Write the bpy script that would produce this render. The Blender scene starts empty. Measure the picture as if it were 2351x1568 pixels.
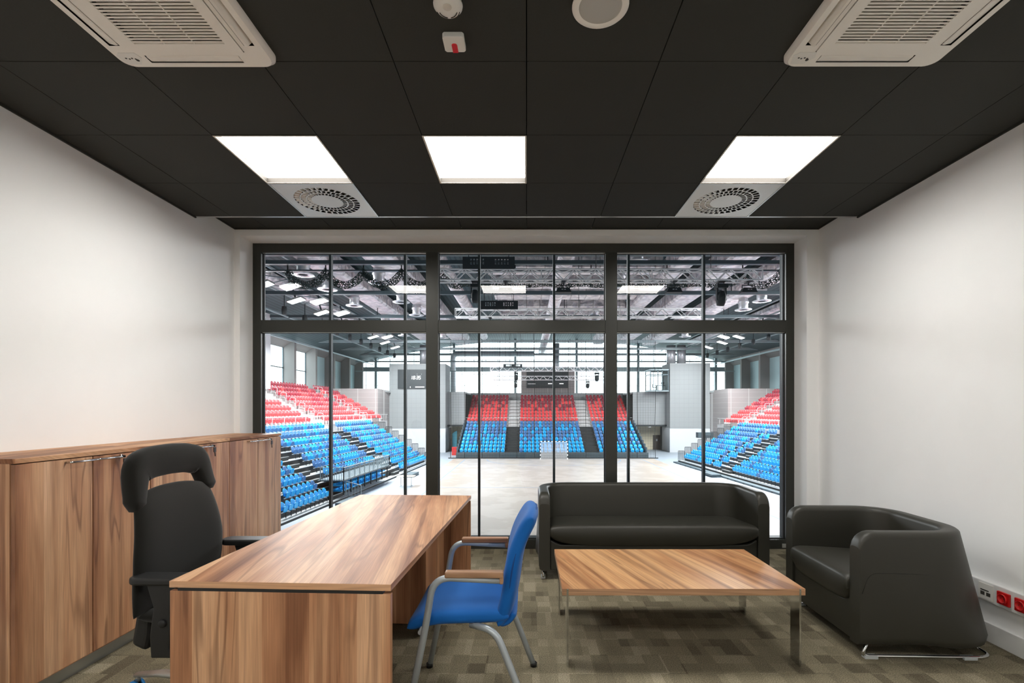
import bpy, math, random
from mathutils import Vector, Matrix
PI = math.pi
random.seed(7)
sc = bpy.context.scene
COL = sc.collection

# ------------------------------------------------------------------ camera, sky, exposure
F = 1125.0
cam_d = bpy.data.cameras.new('camera')
cam = bpy.data.objects.new('camera', cam_d)
COL.objects.link(cam)
cam.location = (0, 0, 1.35)
cam.rotation_euler = (PI/2, 0, 0)
cam_d.sensor_width = 36.0
cam_d.lens = 36.0*F/2351.0
cam_d.shift_x = -33.5/2351.0
cam_d.shift_y = 156.0/2351.0
cam_d.clip_start = 0.05
cam_d.clip_end = 400
sc.camera = cam

w = bpy.data.worlds.new('sky')
sc.world = w
w.use_nodes = True
w.node_tree.nodes['Background'].inputs[0].default_value = (0.84, 0.95, 1.0, 1)
w.node_tree.nodes['Background'].inputs[1].default_value = 6.0

sc.view_settings.view_transform = 'Standard'
sc.view_settings.look = 'None'
sc.view_settings.exposure = 0.0
sc.view_settings.gamma = 1.0
sc.view_settings.use_curve_mapping = False
cy = sc.cycles
cy.use_denoising = True
cy.max_bounces = 8
cy.diffuse_bounces = 4
cy.glossy_bounces = 4
cy.transmission_bounces = 4
cy.transparent_max_bounces = 12
cy.caustics_reflective = False
cy.caustics_refractive = False
cy.sample_clamp_indirect = 6.0
cy.use_light_tree = True

PANEL_LIGHT = 27.0     # radiance of the office ceiling panels
FLOOD_W = 900.0       # watts of each hall floodlight

# ------------------------------------------------------------------ materials
def srgb(r, g, b):
    return tuple(((c/255.0)/12.92 if c/255.0 <= .04045 else ((c/255.0+.055)/1.055)**2.4) for c in (r, g, b)) + (1,)

MATS = {}
def mat(name, col, rough=.5, metal=0.0, spec=.5, emit=None, es=0.0, bump=None, coat=0.0, sheen=0.0):
    m = bpy.data.materials.new(name); m.use_nodes = True
    nt = m.node_tree; b = nt.nodes['Principled BSDF']
    b.inputs['Base Color'].default_value = col
    b.inputs['Roughness'].default_value = rough
    b.inputs['Metallic'].default_value = metal
    b.inputs['Specular IOR Level'].default_value = spec
    if coat: b.inputs['Coat Weight'].default_value = coat
    if sheen: b.inputs['Sheen Weight'].default_value = sheen
    if emit:
        b.inputs['Emission Color'].default_value = emit
        b.inputs['Emission Strength'].default_value = es
    if bump:
        n = nt.nodes.new('ShaderNodeTexNoise'); n.inputs['Scale'].default_value = bump[0]
        n.inputs['Detail'].default_value = 4
        tc = nt.nodes.new('ShaderNodeTexCoord'); nt.links.new(tc.outputs['Object'], n.inputs['Vector'])
        bp = nt.nodes.new('ShaderNodeBump'); bp.inputs['Strength'].default_value = bump[1]
        bp.inputs['Distance'].default_value = bump[2]
        nt.links.new(n.outputs['Fac'], bp.inputs['Height'])
        nt.links.new(bp.outputs['Normal'], b.inputs['Normal'])
    MATS[name] = m
    return m

def mixcol(nt, fac, a, b, mode='MIX'):
    n = nt.nodes.new('ShaderNodeMix'); n.data_type = 'RGBA'; n.blend_type = mode
    for i, v in ((0, fac), (6, a), (7, b)):
        if isinstance(v, (int, float)): n.inputs[i].default_value = v
        elif isinstance(v, tuple): n.inputs[i].default_value = v
        else: nt.links.new(v, n.inputs[i])
    return n.outputs[2]

def math_n(nt, op, a, b=None, c=None):
    n = nt.nodes.new('ShaderNodeMath'); n.operation = op
    for i, v in enumerate((a, b, c)):
        if v is None: continue
        if isinstance(v, (int, float)): n.inputs[i].default_value = v
        else: nt.links.new(v, n.inputs[i])
    return n.outputs[0]

def ramp(nt, src, pts):
    r = nt.nodes.new('ShaderNodeValToRGB')
    els = r.color_ramp.elements
    while len(els) < len(pts): els.new(0.5)
    for e, (p, c) in zip(els, pts):
        e.position = p; e.color = c if isinstance(c, tuple) else (c, c, c, 1)
    nt.links.new(src, r.inputs[0])
    return r.outputs[0]

def wood(name, grain, across, depth, plank=.13, rough=.32, k=1.0, vein=1.0, seed=0.0, skew=0.0, warm=0.0, spec=.4):
    """walnut foil: grain, across, depth are axis numbers of the object's own coordinates"""
    m = bpy.data.materials.new(name); m.use_nodes = True
    nt = m.node_tree; L = nt.links; b = nt.nodes['Principled BSDF']
    tc = nt.nodes.new('ShaderNodeTexCoord'); sp = nt.nodes.new('ShaderNodeSeparateXYZ')
    L.new(tc.outputs['Object'], sp.inputs[0])
    g, a, d = sp.outputs[grain], sp.outputs[across], sp.outputs[depth]
    oi = nt.nodes.new('ShaderNodeObjectInfo')
    rnd = math_n(nt, 'MULTIPLY', oi.outputs['Random'], 17.0)
    rnd = math_n(nt, 'ADD', rnd, seed)
    if skew: a = math_n(nt, 'ADD', a, math_n(nt, 'MULTIPLY', g, skew))
    ad = math_n(nt, 'ADD', a, math_n(nt, 'MULTIPLY', d, .35))
    def noise(sa, sg, w_add=0.0, detail=3, dist=0.0, rg=.5):
        c = nt.nodes.new('ShaderNodeCombineXYZ')
        L.new(math_n(nt, 'MULTIPLY', ad, sa), c.inputs[0]); L.new(math_n(nt, 'MULTIPLY', g, sg), c.inputs[1])
        n = nt.nodes.new('ShaderNodeTexNoise'); n.noise_dimensions = '4D'
        n.inputs['Scale'].default_value = 1.0; n.inputs['Detail'].default_value = detail
        n.inputs['Distortion'].default_value = dist; n.inputs['Roughness'].default_value = rg
        L.new(c.outputs[0], n.inputs['Vector']); L.new(math_n(nt, 'ADD', rnd, w_add), n.inputs['W'])
        return n.outputs['Fac']
    # planks of a slightly different tone
    wn = nt.nodes.new('ShaderNodeTexWhiteNoise'); wn.noise_dimensions = '2D'
    c = nt.nodes.new('ShaderNodeCombineXYZ')
    L.new(math_n(nt, 'FLOOR', math_n(nt, 'ADD', math_n(nt, 'DIVIDE', ad, plank), rnd)), c.inputs[0])
    L.new(c.outputs[0], wn.inputs['Vector'])
    plk = wn.outputs['Value']
    base = noise(9, .9, 0, 3, .6)
    tone = math_n(nt, 'ADD', math_n(nt, 'MULTIPLY', base, .75), math_n(nt, 'MULTIPLY', plk, .26))
    def kc(r, g_, b_):
        q = srgb(r, g_, b_); return (q[0]*k, q[1]*k*(1-.03*warm), q[2]*k*(1-.22*warm), 1)
    col = ramp(nt, tone, [(.30, kc(132, 88, 62)), (.44, kc(176, 126, 92)), (.58, kc(204, 158, 120)), (.78, kc(220, 178, 142))])
    # long dark veins: contour lines of a stretched noise
    vn = noise(6.5, .42, 4.0, 2, .5)
    rings = math_n(nt, 'MULTIPLY', vn, 9.0)
    fr = math_n(nt, 'ABSOLUTE', math_n(nt, 'SUBTRACT', math_n(nt, 'FRACT', rings), .5))
    line = ramp(nt, fr, [(0.0, 1.0), (.03, .9), (.13, .0), (1.0, 0.0)])
    gate = ramp(nt, noise(5.0, .5, 9.0, 1), [(.40, 0.0), (.58, 1.0)])
    lf = math_n(nt, 'MULTIPLY', math_n(nt, 'MULTIPLY', line, gate), .52*vein)
    col = mixcol(nt, lf, col, kc(88, 52, 36))
    streak = ramp(nt, noise(22, .5, 2.0, 2, .3), [(.50, 0.0), (.70, 1.0)])
    col = mixcol(nt, math_n(nt, 'MULTIPLY', streak, .60*vein), col, kc(112, 68, 46))
    fib = noise(230, 5, 1.0, 2)
    fibr = ramp(nt, fib, [(.3, .80), (.7, 1.10)])
    col = mixcol(nt, 1.0, col, fibr, 'MULTIPLY')
    L.new(col, b.inputs['Base Color'])
    b.inputs['Roughness'].default_value = rough
    b.inputs['Specular IOR Level'].default_value = spec
    MATS[name] = m
    return m

def carpet():
    m = bpy.data.materials.new('carpet_tile'); m.use_nodes = True
    nt = m.node_tree; L = nt.links; b = nt.nodes['Principled BSDF']
    tc = nt.nodes.new('ShaderNodeTexCoord'); sp = nt.nodes.new('ShaderNodeSeparateXYZ')
    L.new(tc.outputs['Object'], sp.inputs[0])
    X, Y = sp.outputs[0], sp.outputs[1]
    def cell(sx, sy, off, shift=0.0):
        c = nt.nodes.new('ShaderNodeCombineXYZ')
        row = math_n(nt, 'FLOOR', math_n(nt, 'ADD', math_n(nt, 'DIVIDE', Y, sy), off))
        sh = math_n(nt, 'MULTIPLY', math_n(nt, 'MODULO', row, 2.0), shift)
        L.new(math_n(nt, 'FLOOR', math_n(nt, 'ADD', math_n(nt, 'ADD', math_n(nt, 'DIVIDE', X, sx), sh), off)), c.inputs[0])
        L.new(row, c.inputs[1])
        n = nt.nodes.new('ShaderNodeTexWhiteNoise'); n.noise_dimensions = '3D'
        c.inputs[2].default_value = off
        L.new(c.outputs[0], n.inputs['Vector']); return n.outputs['Value']
    a = cell(.094, .094, 31.3); c2 = cell(.094, .188, 57.7, .5); d = cell(.48, .48, 11.1)
    t = math_n(nt, 'ADD', math_n(nt, 'ADD', math_n(nt, 'MULTIPLY', a, .45), math_n(nt, 'MULTIPLY', c2, .40)), math_n(nt, 'MULTIPLY', d, .15))
    col = ramp(nt, t, [(.20, srgb(98, 91, 75)), (.36, srgb(120, 112, 93)), (.62, srgb(133, 125, 104)), (.82, srgb(152, 143, 122))])
    n = nt.nodes.new('ShaderNodeTexNoise'); n.inputs['Scale'].default_value = 190; n.inputs['Detail'].default_value = 5
    L.new(tc.outputs['Object'], n.inputs['Vector'])
    sp2 = ramp(nt, n.outputs['Fac'], [(.35, .58), (.65, 1.38)])
    L.new(mixcol(nt, 1.0, col, sp2, 'MULTIPLY'), b.inputs['Base Color'])
    b.inputs['Roughness'].default_value = .95; b.inputs['Specular IOR Level'].default_value = .1
    bp = nt.nodes.new('ShaderNodeBump'); bp.inputs['Strength'].default_value = .5; bp.inputs['Distance'].default_value = .004
    L.new(n.outputs['Fac'], bp.inputs['Height']); L.new(bp.outputs['Normal'], b.inputs['Normal'])
    MATS['carpet'] = m

def foil(name, ax, pitch, base):
    """crinkled silver insulation foil with ribs"""
    m = bpy.data.materials.new(name); m.use_nodes = True
    nt = m.node_tree; L = nt.links; b = nt.nodes['Principled BSDF']
    tc = nt.nodes.new('ShaderNodeTexCoord')
    v = nt.nodes.new('ShaderNodeTexVoronoi'); v.inputs['Scale'].default_value = 1.6
    L.new(tc.outputs['Object'], v.inputs['Vector'])
    n = nt.nodes.new('ShaderNodeTexNoise'); n.inputs['Scale'].default_value = 2.2; n.inputs['Detail'].default_value = 5
    L.new(tc.outputs['Object'], n.inputs['Vector'])
    sp = nt.nodes.new('ShaderNodeSeparateXYZ'); L.new(tc.outputs['Object'], sp.inputs[0])
    rib = math_n(nt, 'ABSOLUTE', math_n(nt, 'SUBTRACT', math_n(nt, 'FRACT', math_n(nt, 'DIVIDE', sp.outputs[ax], pitch)), .5))
    h = math_n(nt, 'ADD', math_n(nt, 'MULTIPLY', v.outputs['Distance'], .7), math_n(nt, 'ADD', n.outputs['Fac'], math_n(nt, 'MULTIPLY', rib, .8)))
    bp = nt.nodes.new('ShaderNodeBump'); bp.inputs['Strength'].default_value = .8; bp.inputs['Distance'].default_value = .25
    L.new(h, bp.inputs['Height']); L.new(bp.outputs['Normal'], b.inputs['Normal'])
    seam = ramp(nt, rib, [(.0, .45), (.05, 1.0)])
    c = ramp(nt, n.outputs['Fac'], [(.35, (base[0]*.62, base[1]*.62, base[2]*.66, 1)), (.62, base)])
    L.new(mixcol(nt, 1.0, c, seam, 'MULTIPLY'), b.inputs['Base Color'])
    b.inputs['Metallic'].default_value = .15; b.inputs['Roughness'].default_value = .42
    MATS[name] = m

def lined(name, ax, pitch, c1, c2, width=.12, rough=.6, metal=0.0, ax2=None, pitch2=1.0):
    m = bpy.data.materials.new(name); m.use_nodes = True
    nt = m.node_tree; L = nt.links; b = nt.nodes['Principled BSDF']
    tc = nt.nodes.new('ShaderNodeTexCoord'); sp = nt.nodes.new('ShaderNodeSeparateXYZ'); L.new(tc.outputs['Object'], sp.inputs[0])
    def ln(a, p):
        r = math_n(nt, 'ABSOLUTE', math_n(nt, 'SUBTRACT', math_n(nt, 'FRACT', math_n(nt, 'DIVIDE', sp.outputs[a], p)), .5))
        return ramp(nt, r, [(0, 1.0), (width*.8, 1.0), (width, 0.0)])
    f = ln(ax, pitch)
    if ax2 is not None: f = math_n(nt, 'MAXIMUM', f, ln(ax2, pitch2))
    L.new(mixcol(nt, f, c1, c2), b.inputs['Base Color'])
    b.inputs['Roughness'].default_value = rough; b.inputs['Metallic'].default_value = metal
    MATS[name] = m

def glass(name, ior=1.5, tint=(1, 1, 1, 1), boost=1.0):
    """thin flat pane: clear, with the mirror share of both its faces"""
    m = bpy.data.materials.new(name); m.use_nodes = True
    nt = m.node_tree; L = nt.links; nt.nodes.remove(nt.nodes['Principled BSDF'])
    out = nt.nodes['Material Output']
    t = nt.nodes.new('ShaderNodeBsdfTransparent'); t.inputs[0].default_value = tint
    g = nt.nodes.new('ShaderNodeBsdfGlossy'); g.inputs['Roughness'].default_value = 0.0
    fr = nt.nodes.new('ShaderNodeFresnel'); fr.inputs[0].default_value = ior
    mx = nt.nodes.new('ShaderNodeMixShader')
    L.new(math_n(nt, 'MINIMUM', math_n(nt, 'MULTIPLY', fr.outputs[0], boost), 1.0), mx.inputs[0])
    L.new(t.outputs[0], mx.inputs[1]); L.new(g.outputs[0], mx.inputs[2]); L.new(mx.outputs[0], out.inputs[0])
    MATS[name] = m

def speckle(name, c1, c2, scale, rough=.7, thr=(.45, .55), metal=0.0):
    m = bpy.data.materials.new(name); m.use_nodes = True
    nt = m.node_tree; L = nt.links; b = nt.nodes['Principled BSDF']
    tc = nt.nodes.new('ShaderNodeTexCoord')
    n = nt.nodes.new('ShaderNodeTexNoise'); n.inputs['Scale'].default_value = scale; n.inputs['Detail'].default_value = 4
    L.new(tc.outputs['Object'], n.inputs['Vector'])
    L.new(ramp(nt, n.outputs['Fac'], [(thr[0], c1), (thr[1], c2)]), b.inputs['Base Color'])
    b.inputs['Roughness'].default_value = rough; b.inputs['Metallic'].default_value = metal
    MATS[name] = m

wood('wood_upright', 2, 0, 1, plank=.085)            # grain up, across x
wood('wood_door', 2, 1, 0, plank=.095, k=1.0)        # grain up, across y
wood('wood_flat', 1, 0, 2, plank=.11, rough=.46, skew=.18, spec=.14)
wood('wood_table', 1, 0, 2, plank=.12, rough=.42, spec=.22, skew=.30, warm=.9, seed=3.0)      # grain along y
wood('wood_edge', 0, 2, 1, plank=.30, vein=.5)      # grain along x (board edges)
wood('wood_side_edge', 1, 2, 0, plank=.30, vein=.5)
wood('wood_pad', 0, 1, 2, plank=.2, vein=.6, k=.72)
carpet()
speckle('plaster', srgb(246, 246, 245), srgb(245, 245, 244), 3, .9)
speckle('trim_white', srgb(232, 232, 230), srgb(226, 226, 224), 5, .5)
mat('ceiling_tile', srgb(43, 43, 37), .85, bump=(90, .25, .002))
mat('plenum_black', srgb(8, 8, 8), .9)
mat('frame_anthracite', srgb(50, 51, 46), .36, .2)
mat('frame_outer', srgb(42, 54, 58), .5, .3)
mat('gasket', srgb(18, 20, 22), .7)
mat('bead_metal', srgb(190, 190, 184), .35, .8)
glass('window_glass', 1.5, (.965, .985, .98, 1), .95)
glass('clear_glass', 1.45, (.93, .98, .98, 1), 1.0)
mat('ac_white', srgb(243, 239, 231), .45)
mat('ac_slat', srgb(214, 208, 197), .5)
mat('slot_dark', srgb(60, 56, 50), .8)
mat('device_white', srgb(232, 230, 224), .4)
mat('device_red', srgb(190, 16, 28), .25, emit=srgb(190, 16, 28), es=.12)
mat('mesh_grey', srgb(186, 184, 178), .6, bump=(900, .6, .002))
mat('alu', srgb(196, 198, 196), .35, .75)
mat('vent_plate', srgb(214, 213, 208), .38, .35)
mat('chrome', srgb(215, 217, 218), .09, 1.0)
mat('steel_brushed', srgb(170, 172, 170), .3, .9)
mat('grey_paint', srgb(172, 180, 184), .38, .35)
mat('leather', srgb(48, 47, 40), .47, bump=(420, .18, .001))
mat('leather_seam', srgb(40, 39, 35), .6)
mat('black_fabric', srgb(25, 24, 21), .93, spec=.2, bump=(700, .3, .0012), sheen=.15)
mat('black_plastic', srgb(24, 24, 24), .45)
mat('blue_fabric', srgb(0, 90, 166), .78, spec=.3, bump=(650, .25, .001), sheen=.1)
mat('blue_piping', srgb(0, 66, 130), .8)
mat('blue_tread', srgb(30, 130, 200), .5)
mat('red_socket', srgb(196, 24, 26), .35)
mat('panel_on', srgb(255, 248, 235), .5, emit=(1.0, .972, .925, 1), es=PANEL_LIGHT)
# hall
lined('deck_corrugated', 0, .35, srgb(58, 78, 84), srgb(36, 54, 60), .2, .6)
foil('foil_long', 1, 1.2, (.92, .88, .91, 1))
foil('foil_cross', 0, 1.2, (.95, .90, .92, 1))
mat('duct_metal', srgb(205, 207, 212), .35, .5, bump=(3, .4, .08))
mat('truss_white', srgb(244, 244, 246), .4, 0)
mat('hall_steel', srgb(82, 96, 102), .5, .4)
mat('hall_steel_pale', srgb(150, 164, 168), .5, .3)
mat('hall_dark', srgb(26, 36, 40), .6)
lined('acoustic_grey', 0, .62, srgb(148, 152, 153), srgb(122, 126, 128), .012, .9, 0, 2, .62)
lined('acoustic_warm', 0, 2.1, srgb(146, 141, 140), srgb(190, 188, 186), .012, .9, 0, 2, .62)
lined('beige_block', 0, .9, srgb(226, 216, 190), srgb(205, 194, 168), .01, .8, 0, 2, .6)
mat('hall_white', srgb(204, 207, 210), .8)
speckle('court_floor', srgb(172, 161, 150), srgb(184, 174, 164), .8, .35)
mat('apron_floor', srgb(150, 160, 170), .6)
mat('line_blue', srgb(110, 160, 205), .5)
mat('tier_concrete', srgb(196, 195, 194), .8)
mat('tread_grey', srgb(176, 180, 180), .6)
mat('riser_black', srgb(40, 44, 45), .7)
mat('pier_grey', srgb(140, 136, 134), .8)
lined('panel_teal', 1, 1.1, srgb(186, 212, 216), srgb(160, 188, 194), .015, .5)
mat('wall_teal_grey', srgb(120, 140, 146), .7)
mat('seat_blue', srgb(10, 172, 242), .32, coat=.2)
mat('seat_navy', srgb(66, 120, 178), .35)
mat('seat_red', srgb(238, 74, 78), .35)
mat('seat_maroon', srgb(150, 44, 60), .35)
mat('seat_bracket', srgb(214, 218, 220), .4, .3)
mat('seat_post', srgb(40, 46, 52), .5)
mat('net_dark', srgb(30, 40, 40), .9)
def see_through(name, col, share, scale):
    m = bpy.data.materials.new(name); m.use_nodes = True
    nt = m.node_tree; L = nt.links; b = nt.nodes['Principled BSDF']; b.inputs['Base Color'].default_value = col; b.inputs['Roughness'].default_value = .9
    tc = nt.nodes.new('ShaderNodeTexCoord'); v = nt.nodes.new('ShaderNodeTexVoronoi'); v.feature = 'DISTANCE_TO_EDGE'; v.inputs['Scale'].default_value = scale
    L.new(tc.outputs['Object'], v.inputs['Vector'])
    L.new(ramp(nt, v.outputs['Distance'], [(share, 1.0), (share+.02, 0.0)]), b.inputs['Alpha']); MATS[name] = m
see_through('net_open', srgb(52, 66, 64), .10, 9)
mat('rope_black', srgb(26, 28, 28), .9)
mat('rail_silver', srgb(222, 224, 224), .3, .5)
mat('lamp_face', (1, 1, 1, 1), .5, emit=(.93, .97, 1.0, 1), es=22.0)
mat('digit_on', (1, 1, 1, 1), .5, emit=(1, 1, 1, 1), es=1.6)
mat('board_black', srgb(40, 48, 52), .5)
mat('door_brown', srgb(74, 66, 58), .6)
mat('banner_teal', srgb(90, 170, 190), .7)
mat('red_box', srgb(200, 50, 50), .6)
mat('net_white', srgb(236, 238, 240), .7)
mat('leaf_green', srgb(120, 150, 92), .8)
mat('table_wood', srgb(232, 214, 188), .5)
M = MATS

# ------------------------------------------------------------------ mesh helpers
class MB:
    def __init__(s):
        s.v = []; s.f = []; s.mi = []; s.sm = []
    def add(s, vs, fs, mi=0, sm=False):
        o = len(s.v)
        s.v.extend([tuple(p) for p in vs])
        for f in fs:
            s.f.append(tuple(i+o for i in f)); s.mi.append(mi); s.sm.append(sm)
        return s
    def box(s, x0, x1, y0, y1, z0, z1, mi=0, T=None):
        vs = [Vector((x, y, z)) for z in (z0, z1) for y in (y0, y1) for x in (x0, x1)]
        if T is not None: vs = [T @ p for p in vs]
        return s.add(vs, [(0, 2, 3, 1), (4, 5, 7, 6), (0, 1, 5, 4), (2, 6, 7, 3), (0, 4, 6, 2), (1, 3, 7, 5)], mi)
    def bar(s, p, q, wd, ht, mi=0, up=(0, 0, 1)):
        p = Vector(p); q = Vector(q); d = (q-p)
        if d.length < 1e-6: return s
        d.normalize(); u = Vector(up)
        if abs(d.dot(u)) > .98: u = Vector((0, 1, 0))
        r = d.cross(u).normalized(); u = r.cross(d).normalized()
        vs = []
        for e in (p, q):
            for a, b in ((-1, -1), (1, -1), (1, 1), (-1, 1)):
                vs.append(e + r*a*wd/2 + u*b*ht/2)
        return s.add(vs, [(0, 3, 2, 1), (4, 5, 6, 7), (0, 1, 5, 4), (1, 2, 6, 5), (2, 3, 7, 6), (3, 0, 4, 7)], mi)
    def tube(s, path, r, n=10, mi=0, closed=False, flat=1.0, radii=None):
        P = [Vector(p) for p in path]; N = len(P)
        if N < 2: return s
        tan = []
        for i in range(N):
            a = P[i-1] if (i > 0 or closed) else P[i]; b = P[(i+1) % N] if (i < N-1 or closed) else P[i]
            t = b-a; tan.append(t.normalized() if t.length > 1e-9 else Vector((0, 0, 1)))
        u = Vector((0, 0, 1)) if abs(tan[0].z) < .9 else Vector((1, 0, 0))
        u = (u - tan[0]*u.dot(tan[0])).normalized()
        vs = []
        for i in range(N):
            u = (u - tan[i]*u.dot(tan[i])).normalized(); wv = tan[i].cross(u)
            rr = radii[i] if radii else r
            for k in range(n):
                a = 2*PI*k/n
                vs.append(P[i] + u*math.cos(a)*rr*flat + wv*math.sin(a)*rr)
        fs = []
        for i in range(N if closed else N-1):
            j = (i+1) % N
            for k in range(n):
                k2 = (k+1) % n
                fs.append((i*n+k, i*n+k2, j*n+k2, j*n+k))
        s.add(vs, fs, mi, True)
        if not closed:
            o = len(s.v)-len(vs)
            s.f.append(tuple(o+k for k in reversed(range(n)))); s.mi.append(mi); s.sm.append(False)
            s.f.append(tuple(o+(N-1)*n+k for k in range(n))); s.mi.append(mi); s.sm.append(False)
        return s
    def prism(s, poly, h0, h1, ax=2, mi=0, T=None):
        n = len(poly); vs = []
        for h in (h0, h1):
            for a, b in poly:
                vs.append(Vector((a, b, h)) if ax == 2 else (Vector((a, h, b)) if ax == 1 else Vector((h, a, b))))
        if T is not None: vs = [T @ p for p in vs]
        fs = [tuple(reversed(range(n))), tuple(range(n, 2*n))] + [(i, (i+1) % n, n+(i+1) % n, n+i) for i in range(n)]
        return s.add(vs, fs, mi)
    def lathe(s, prof, c=(0, 0, 0), n=24, mi=0, T=None, sm=True):
        c = Vector(c); vs = []
        for r, z in prof:
            for k in range(n):
                a = 2*PI*k/n; p = Vector((r*math.cos(a), r*math.sin(a), z))
                if T is not None: p = T @ p
                vs.append(c+p)
        fs = []
        for i in range(len(prof)-1):
            for k in range(n):
                k2 = (k+1) % n
                fs.append((i*n+k, i*n+k2, (i+1)*n+k2, (i+1)*n+k))
        return s.add(vs, fs, mi, sm)
    def pillow(s, fn, t, nu=18, nv=18, mi=0, pw=6.0, tb=None):
        """closed cushion: fn(u, v) centre surface for u, v in [-1, 1]; t half thickness, tb of the back side"""
        tb = t if tb is None else tb
        def g(i, n):
            x = -math.cos(PI*i/n); return x
        pts = {}
        e = 1e-3
        def nrm(u, v):
            a = fn(min(1, u+e), v)-fn(max(-1, u-e), v); b = fn(u, min(1, v+e))-fn(u, max(-1, v-e))
            c = a.cross(b); return c.normalized() if c.length > 1e-12 else Vector((0, 0, 1))
        vs = []; idx = {}
        for side in (1, -1):
            for i in range(nu+1):
                for j in range(nv+1):
                    edge = i in (0, nu) or j in (0, nv)
                    if edge and side == -1: idx[(side, i, j)] = idx[(1, i, j)]; continue
                    u, v = g(i, nu), g(j, nv)
                    q = max(0.0, (1-abs(u)**pw)*(1-abs(v)**pw))**.5
                    p = fn(u, v) + nrm(u, v)*side*(t if side == 1 else tb)*q
                    idx[(side, i, j)] = len(vs); vs.append(p)
        fs = []
        for side in (1, -1):
            for i in range(nu):
                for j in range(nv):
                    f = (idx[(side, i, j)], idx[(side, i+1, j)], idx[(side, i+1, j+1)], idx[(side, i, j+1)])
                    fs.append(f if side == 1 else tuple(reversed(f)))
        return s.add(vs, fs, mi, True)
    def mesh(s, name, mats):
        me = bpy.data.meshes.new(name)
        me.from_pydata(s.v, [], s.f)
        for m in mats: me.materials.append(m)
        me.polygons.foreach_set('material_index', s.mi)
        me.polygons.foreach_set('use_smooth', s.sm)
        me.validate(); me.update()
        return me
    def build(s, name, mats, parent=None, bevel=0.0, seg=2, world=False, smooth=False):
        if not isinstance(mats, (list, tuple)): mats = [mats]
        mats = [M[m] if isinstance(m, str) else m for m in mats]
        if world and parent is not None:
            o = origin(parent); s.v = [(a-o.x, b-o.y, c-o.z) for a, b, c in s.v]
        if smooth: s.sm = [True]*len(s.sm)
        ob = bpy.data.objects.new(name, s.mesh(name, mats))
        COL.objects.link(ob)
        if parent is not None: ob.parent = parent
        if bevel:
            md = ob.modifiers.new('edge', 'BEVEL'); md.width = bevel; md.segments = seg; md.limit_method = 'ANGLE'
            md.angle_limit = math.radians(40)
        return ob

def origin(o):
    p = Vector((0, 0, 0))
    while o is not None: p = p + o.location; o = o.parent
    return p
def put(o, label=None, cat=None, group=None, kind=None):
    if label: o['label'] = label
    if cat: o['category'] = cat
    if group: o['group'] = group
    if kind: o['kind'] = kind
    return o
def thing(name, label, cat, loc=(0, 0, 0), rz=0.0, group=None, kind=None):
    o = bpy.data.objects.new(name, None); COL.objects.link(o)
    o.location = loc; o.rotation_euler = (0, 0, rz); o.empty_display_size = .1
    return put(o, label, cat, group, kind)
def struct(name, mb, mats, parent=None, **k):
    o = mb.build(name, mats, parent, **k)
    if parent is None: o['kind'] = 'structure'
    return o
def dup(o, parent=None):
    c = o.copy(); COL.objects.link(c)
    if parent is not None: c.parent = parent
    for ch in [x for x in KIDS.get(o.name, [])]: dup(ch, c)
    return c
KIDS = {}
def scan_kids():
    KIDS.clear()
    for o in COL.objects:
        if o.parent is not None: KIDS.setdefault(o.parent.name, []).append(o)
def arc(c, r, a0, a1, n, f):
    return [f(c[0]+r*math.cos(a0+(a1-a0)*i/n), c[1]+r*math.sin(a0+(a1-a0)*i/n)) for i in range(n+1)]
def smooth_path(pts, n=6, rad=.06):
    """round the corners of a polyline"""
    P = [Vector(p) for p in pts]; out = [P[0]]
    for i in range(1, len(P)-1):
        a, b, c = P[i-1], P[i], P[i+1]
        r = min(rad, (a-b).length*.48, (c-b).length*.48)
        s0 = b+(a-b).normalized()*r; s1 = b+(c-b).normalized()*r
        for k in range(n+1):
            t = k/n; out.append(s0*(1-t)**2 + b*2*t*(1-t) + s1*t*t)
    out.append(P[-1]); return out
# ================================================================== THE OFFICE
HC = 2.92      # lower ceiling
HU = 3.025     # raised strip by the window
YE = 3.99; YW = 4.53; XW = 2.70; YB = -1.7
WX0, WX1, WTOP, WY = -2.65, 2.59, 2.957, 4.74

struct('floor', MB().box(-XW-.15, XW+.15, YB, 4.95, -.15, 0), 'carpet')
struct('wall_left', MB().box(-XW-.15, -XW, YB-.15, YW, 0, HU+.2), 'plaster')
struct('wall_right', MB().box(XW, XW+.15, YB-.15, YW, 0, HU+.2), 'plaster')
struct('wall_back', MB().box(-XW, XW, YB-.15, YB, 0, HU+.2), 'plaster')
b = MB()
b.box(-XW-.15, WX0, YW, 4.95, 0, HU+.2); b.box(WX1, XW+.15, YW, 4.95, 0, HU+.2); b.box(WX0, WX1, YW, 4.95, WTOP, HU+.2)
struct('wall_window', b, 'plaster')

# ceiling: square black tiles with open cells where lamps and vents sit
PY = .593
open_cells = set()
def cellbox(ix, iy):    # ix: column from x=0 ; iy: row from the far edge
    return ix*.6, ix*.6+.6, YE-PY*(iy+1), YE-PY*iy
LAMPS = [(-3, 1), (-1, 1), (2, 1), (-3, 7), (-1, 7), (2, 7)]  # window row is visible, back row is added behind the camera
VENTS = [(-3, 0), (2, 0)]
for c in LAMPS+VENTS: open_cells.add(c)
b = MB(); g = .0022
for iy in range(10):
    for ix in range(-5, 5):
        if (ix, iy) in open_cells: continue
        x0, x1, y0, y1 = cellbox(ix, iy)
        x0 = max(x0, -XW); x1 = min(x1, XW); y0 = max(y0, YB)
        if y1 <= y0 or x1 <= x0: continue
        b.box(x0+g, x1-g, y0+g, y1-g, HC, HC+.018)
for ix in range(-5, 5):
    x0, x1 = max(ix*.6, -XW), min(ix*.6+.6, XW)
    b.box(x0+g, x1-g, YE+.02, YW-.004, HU, HU+.018)
b.box(-XW, XW, YE-.004, YE+.012, HC+.018, HU+.02)
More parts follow.
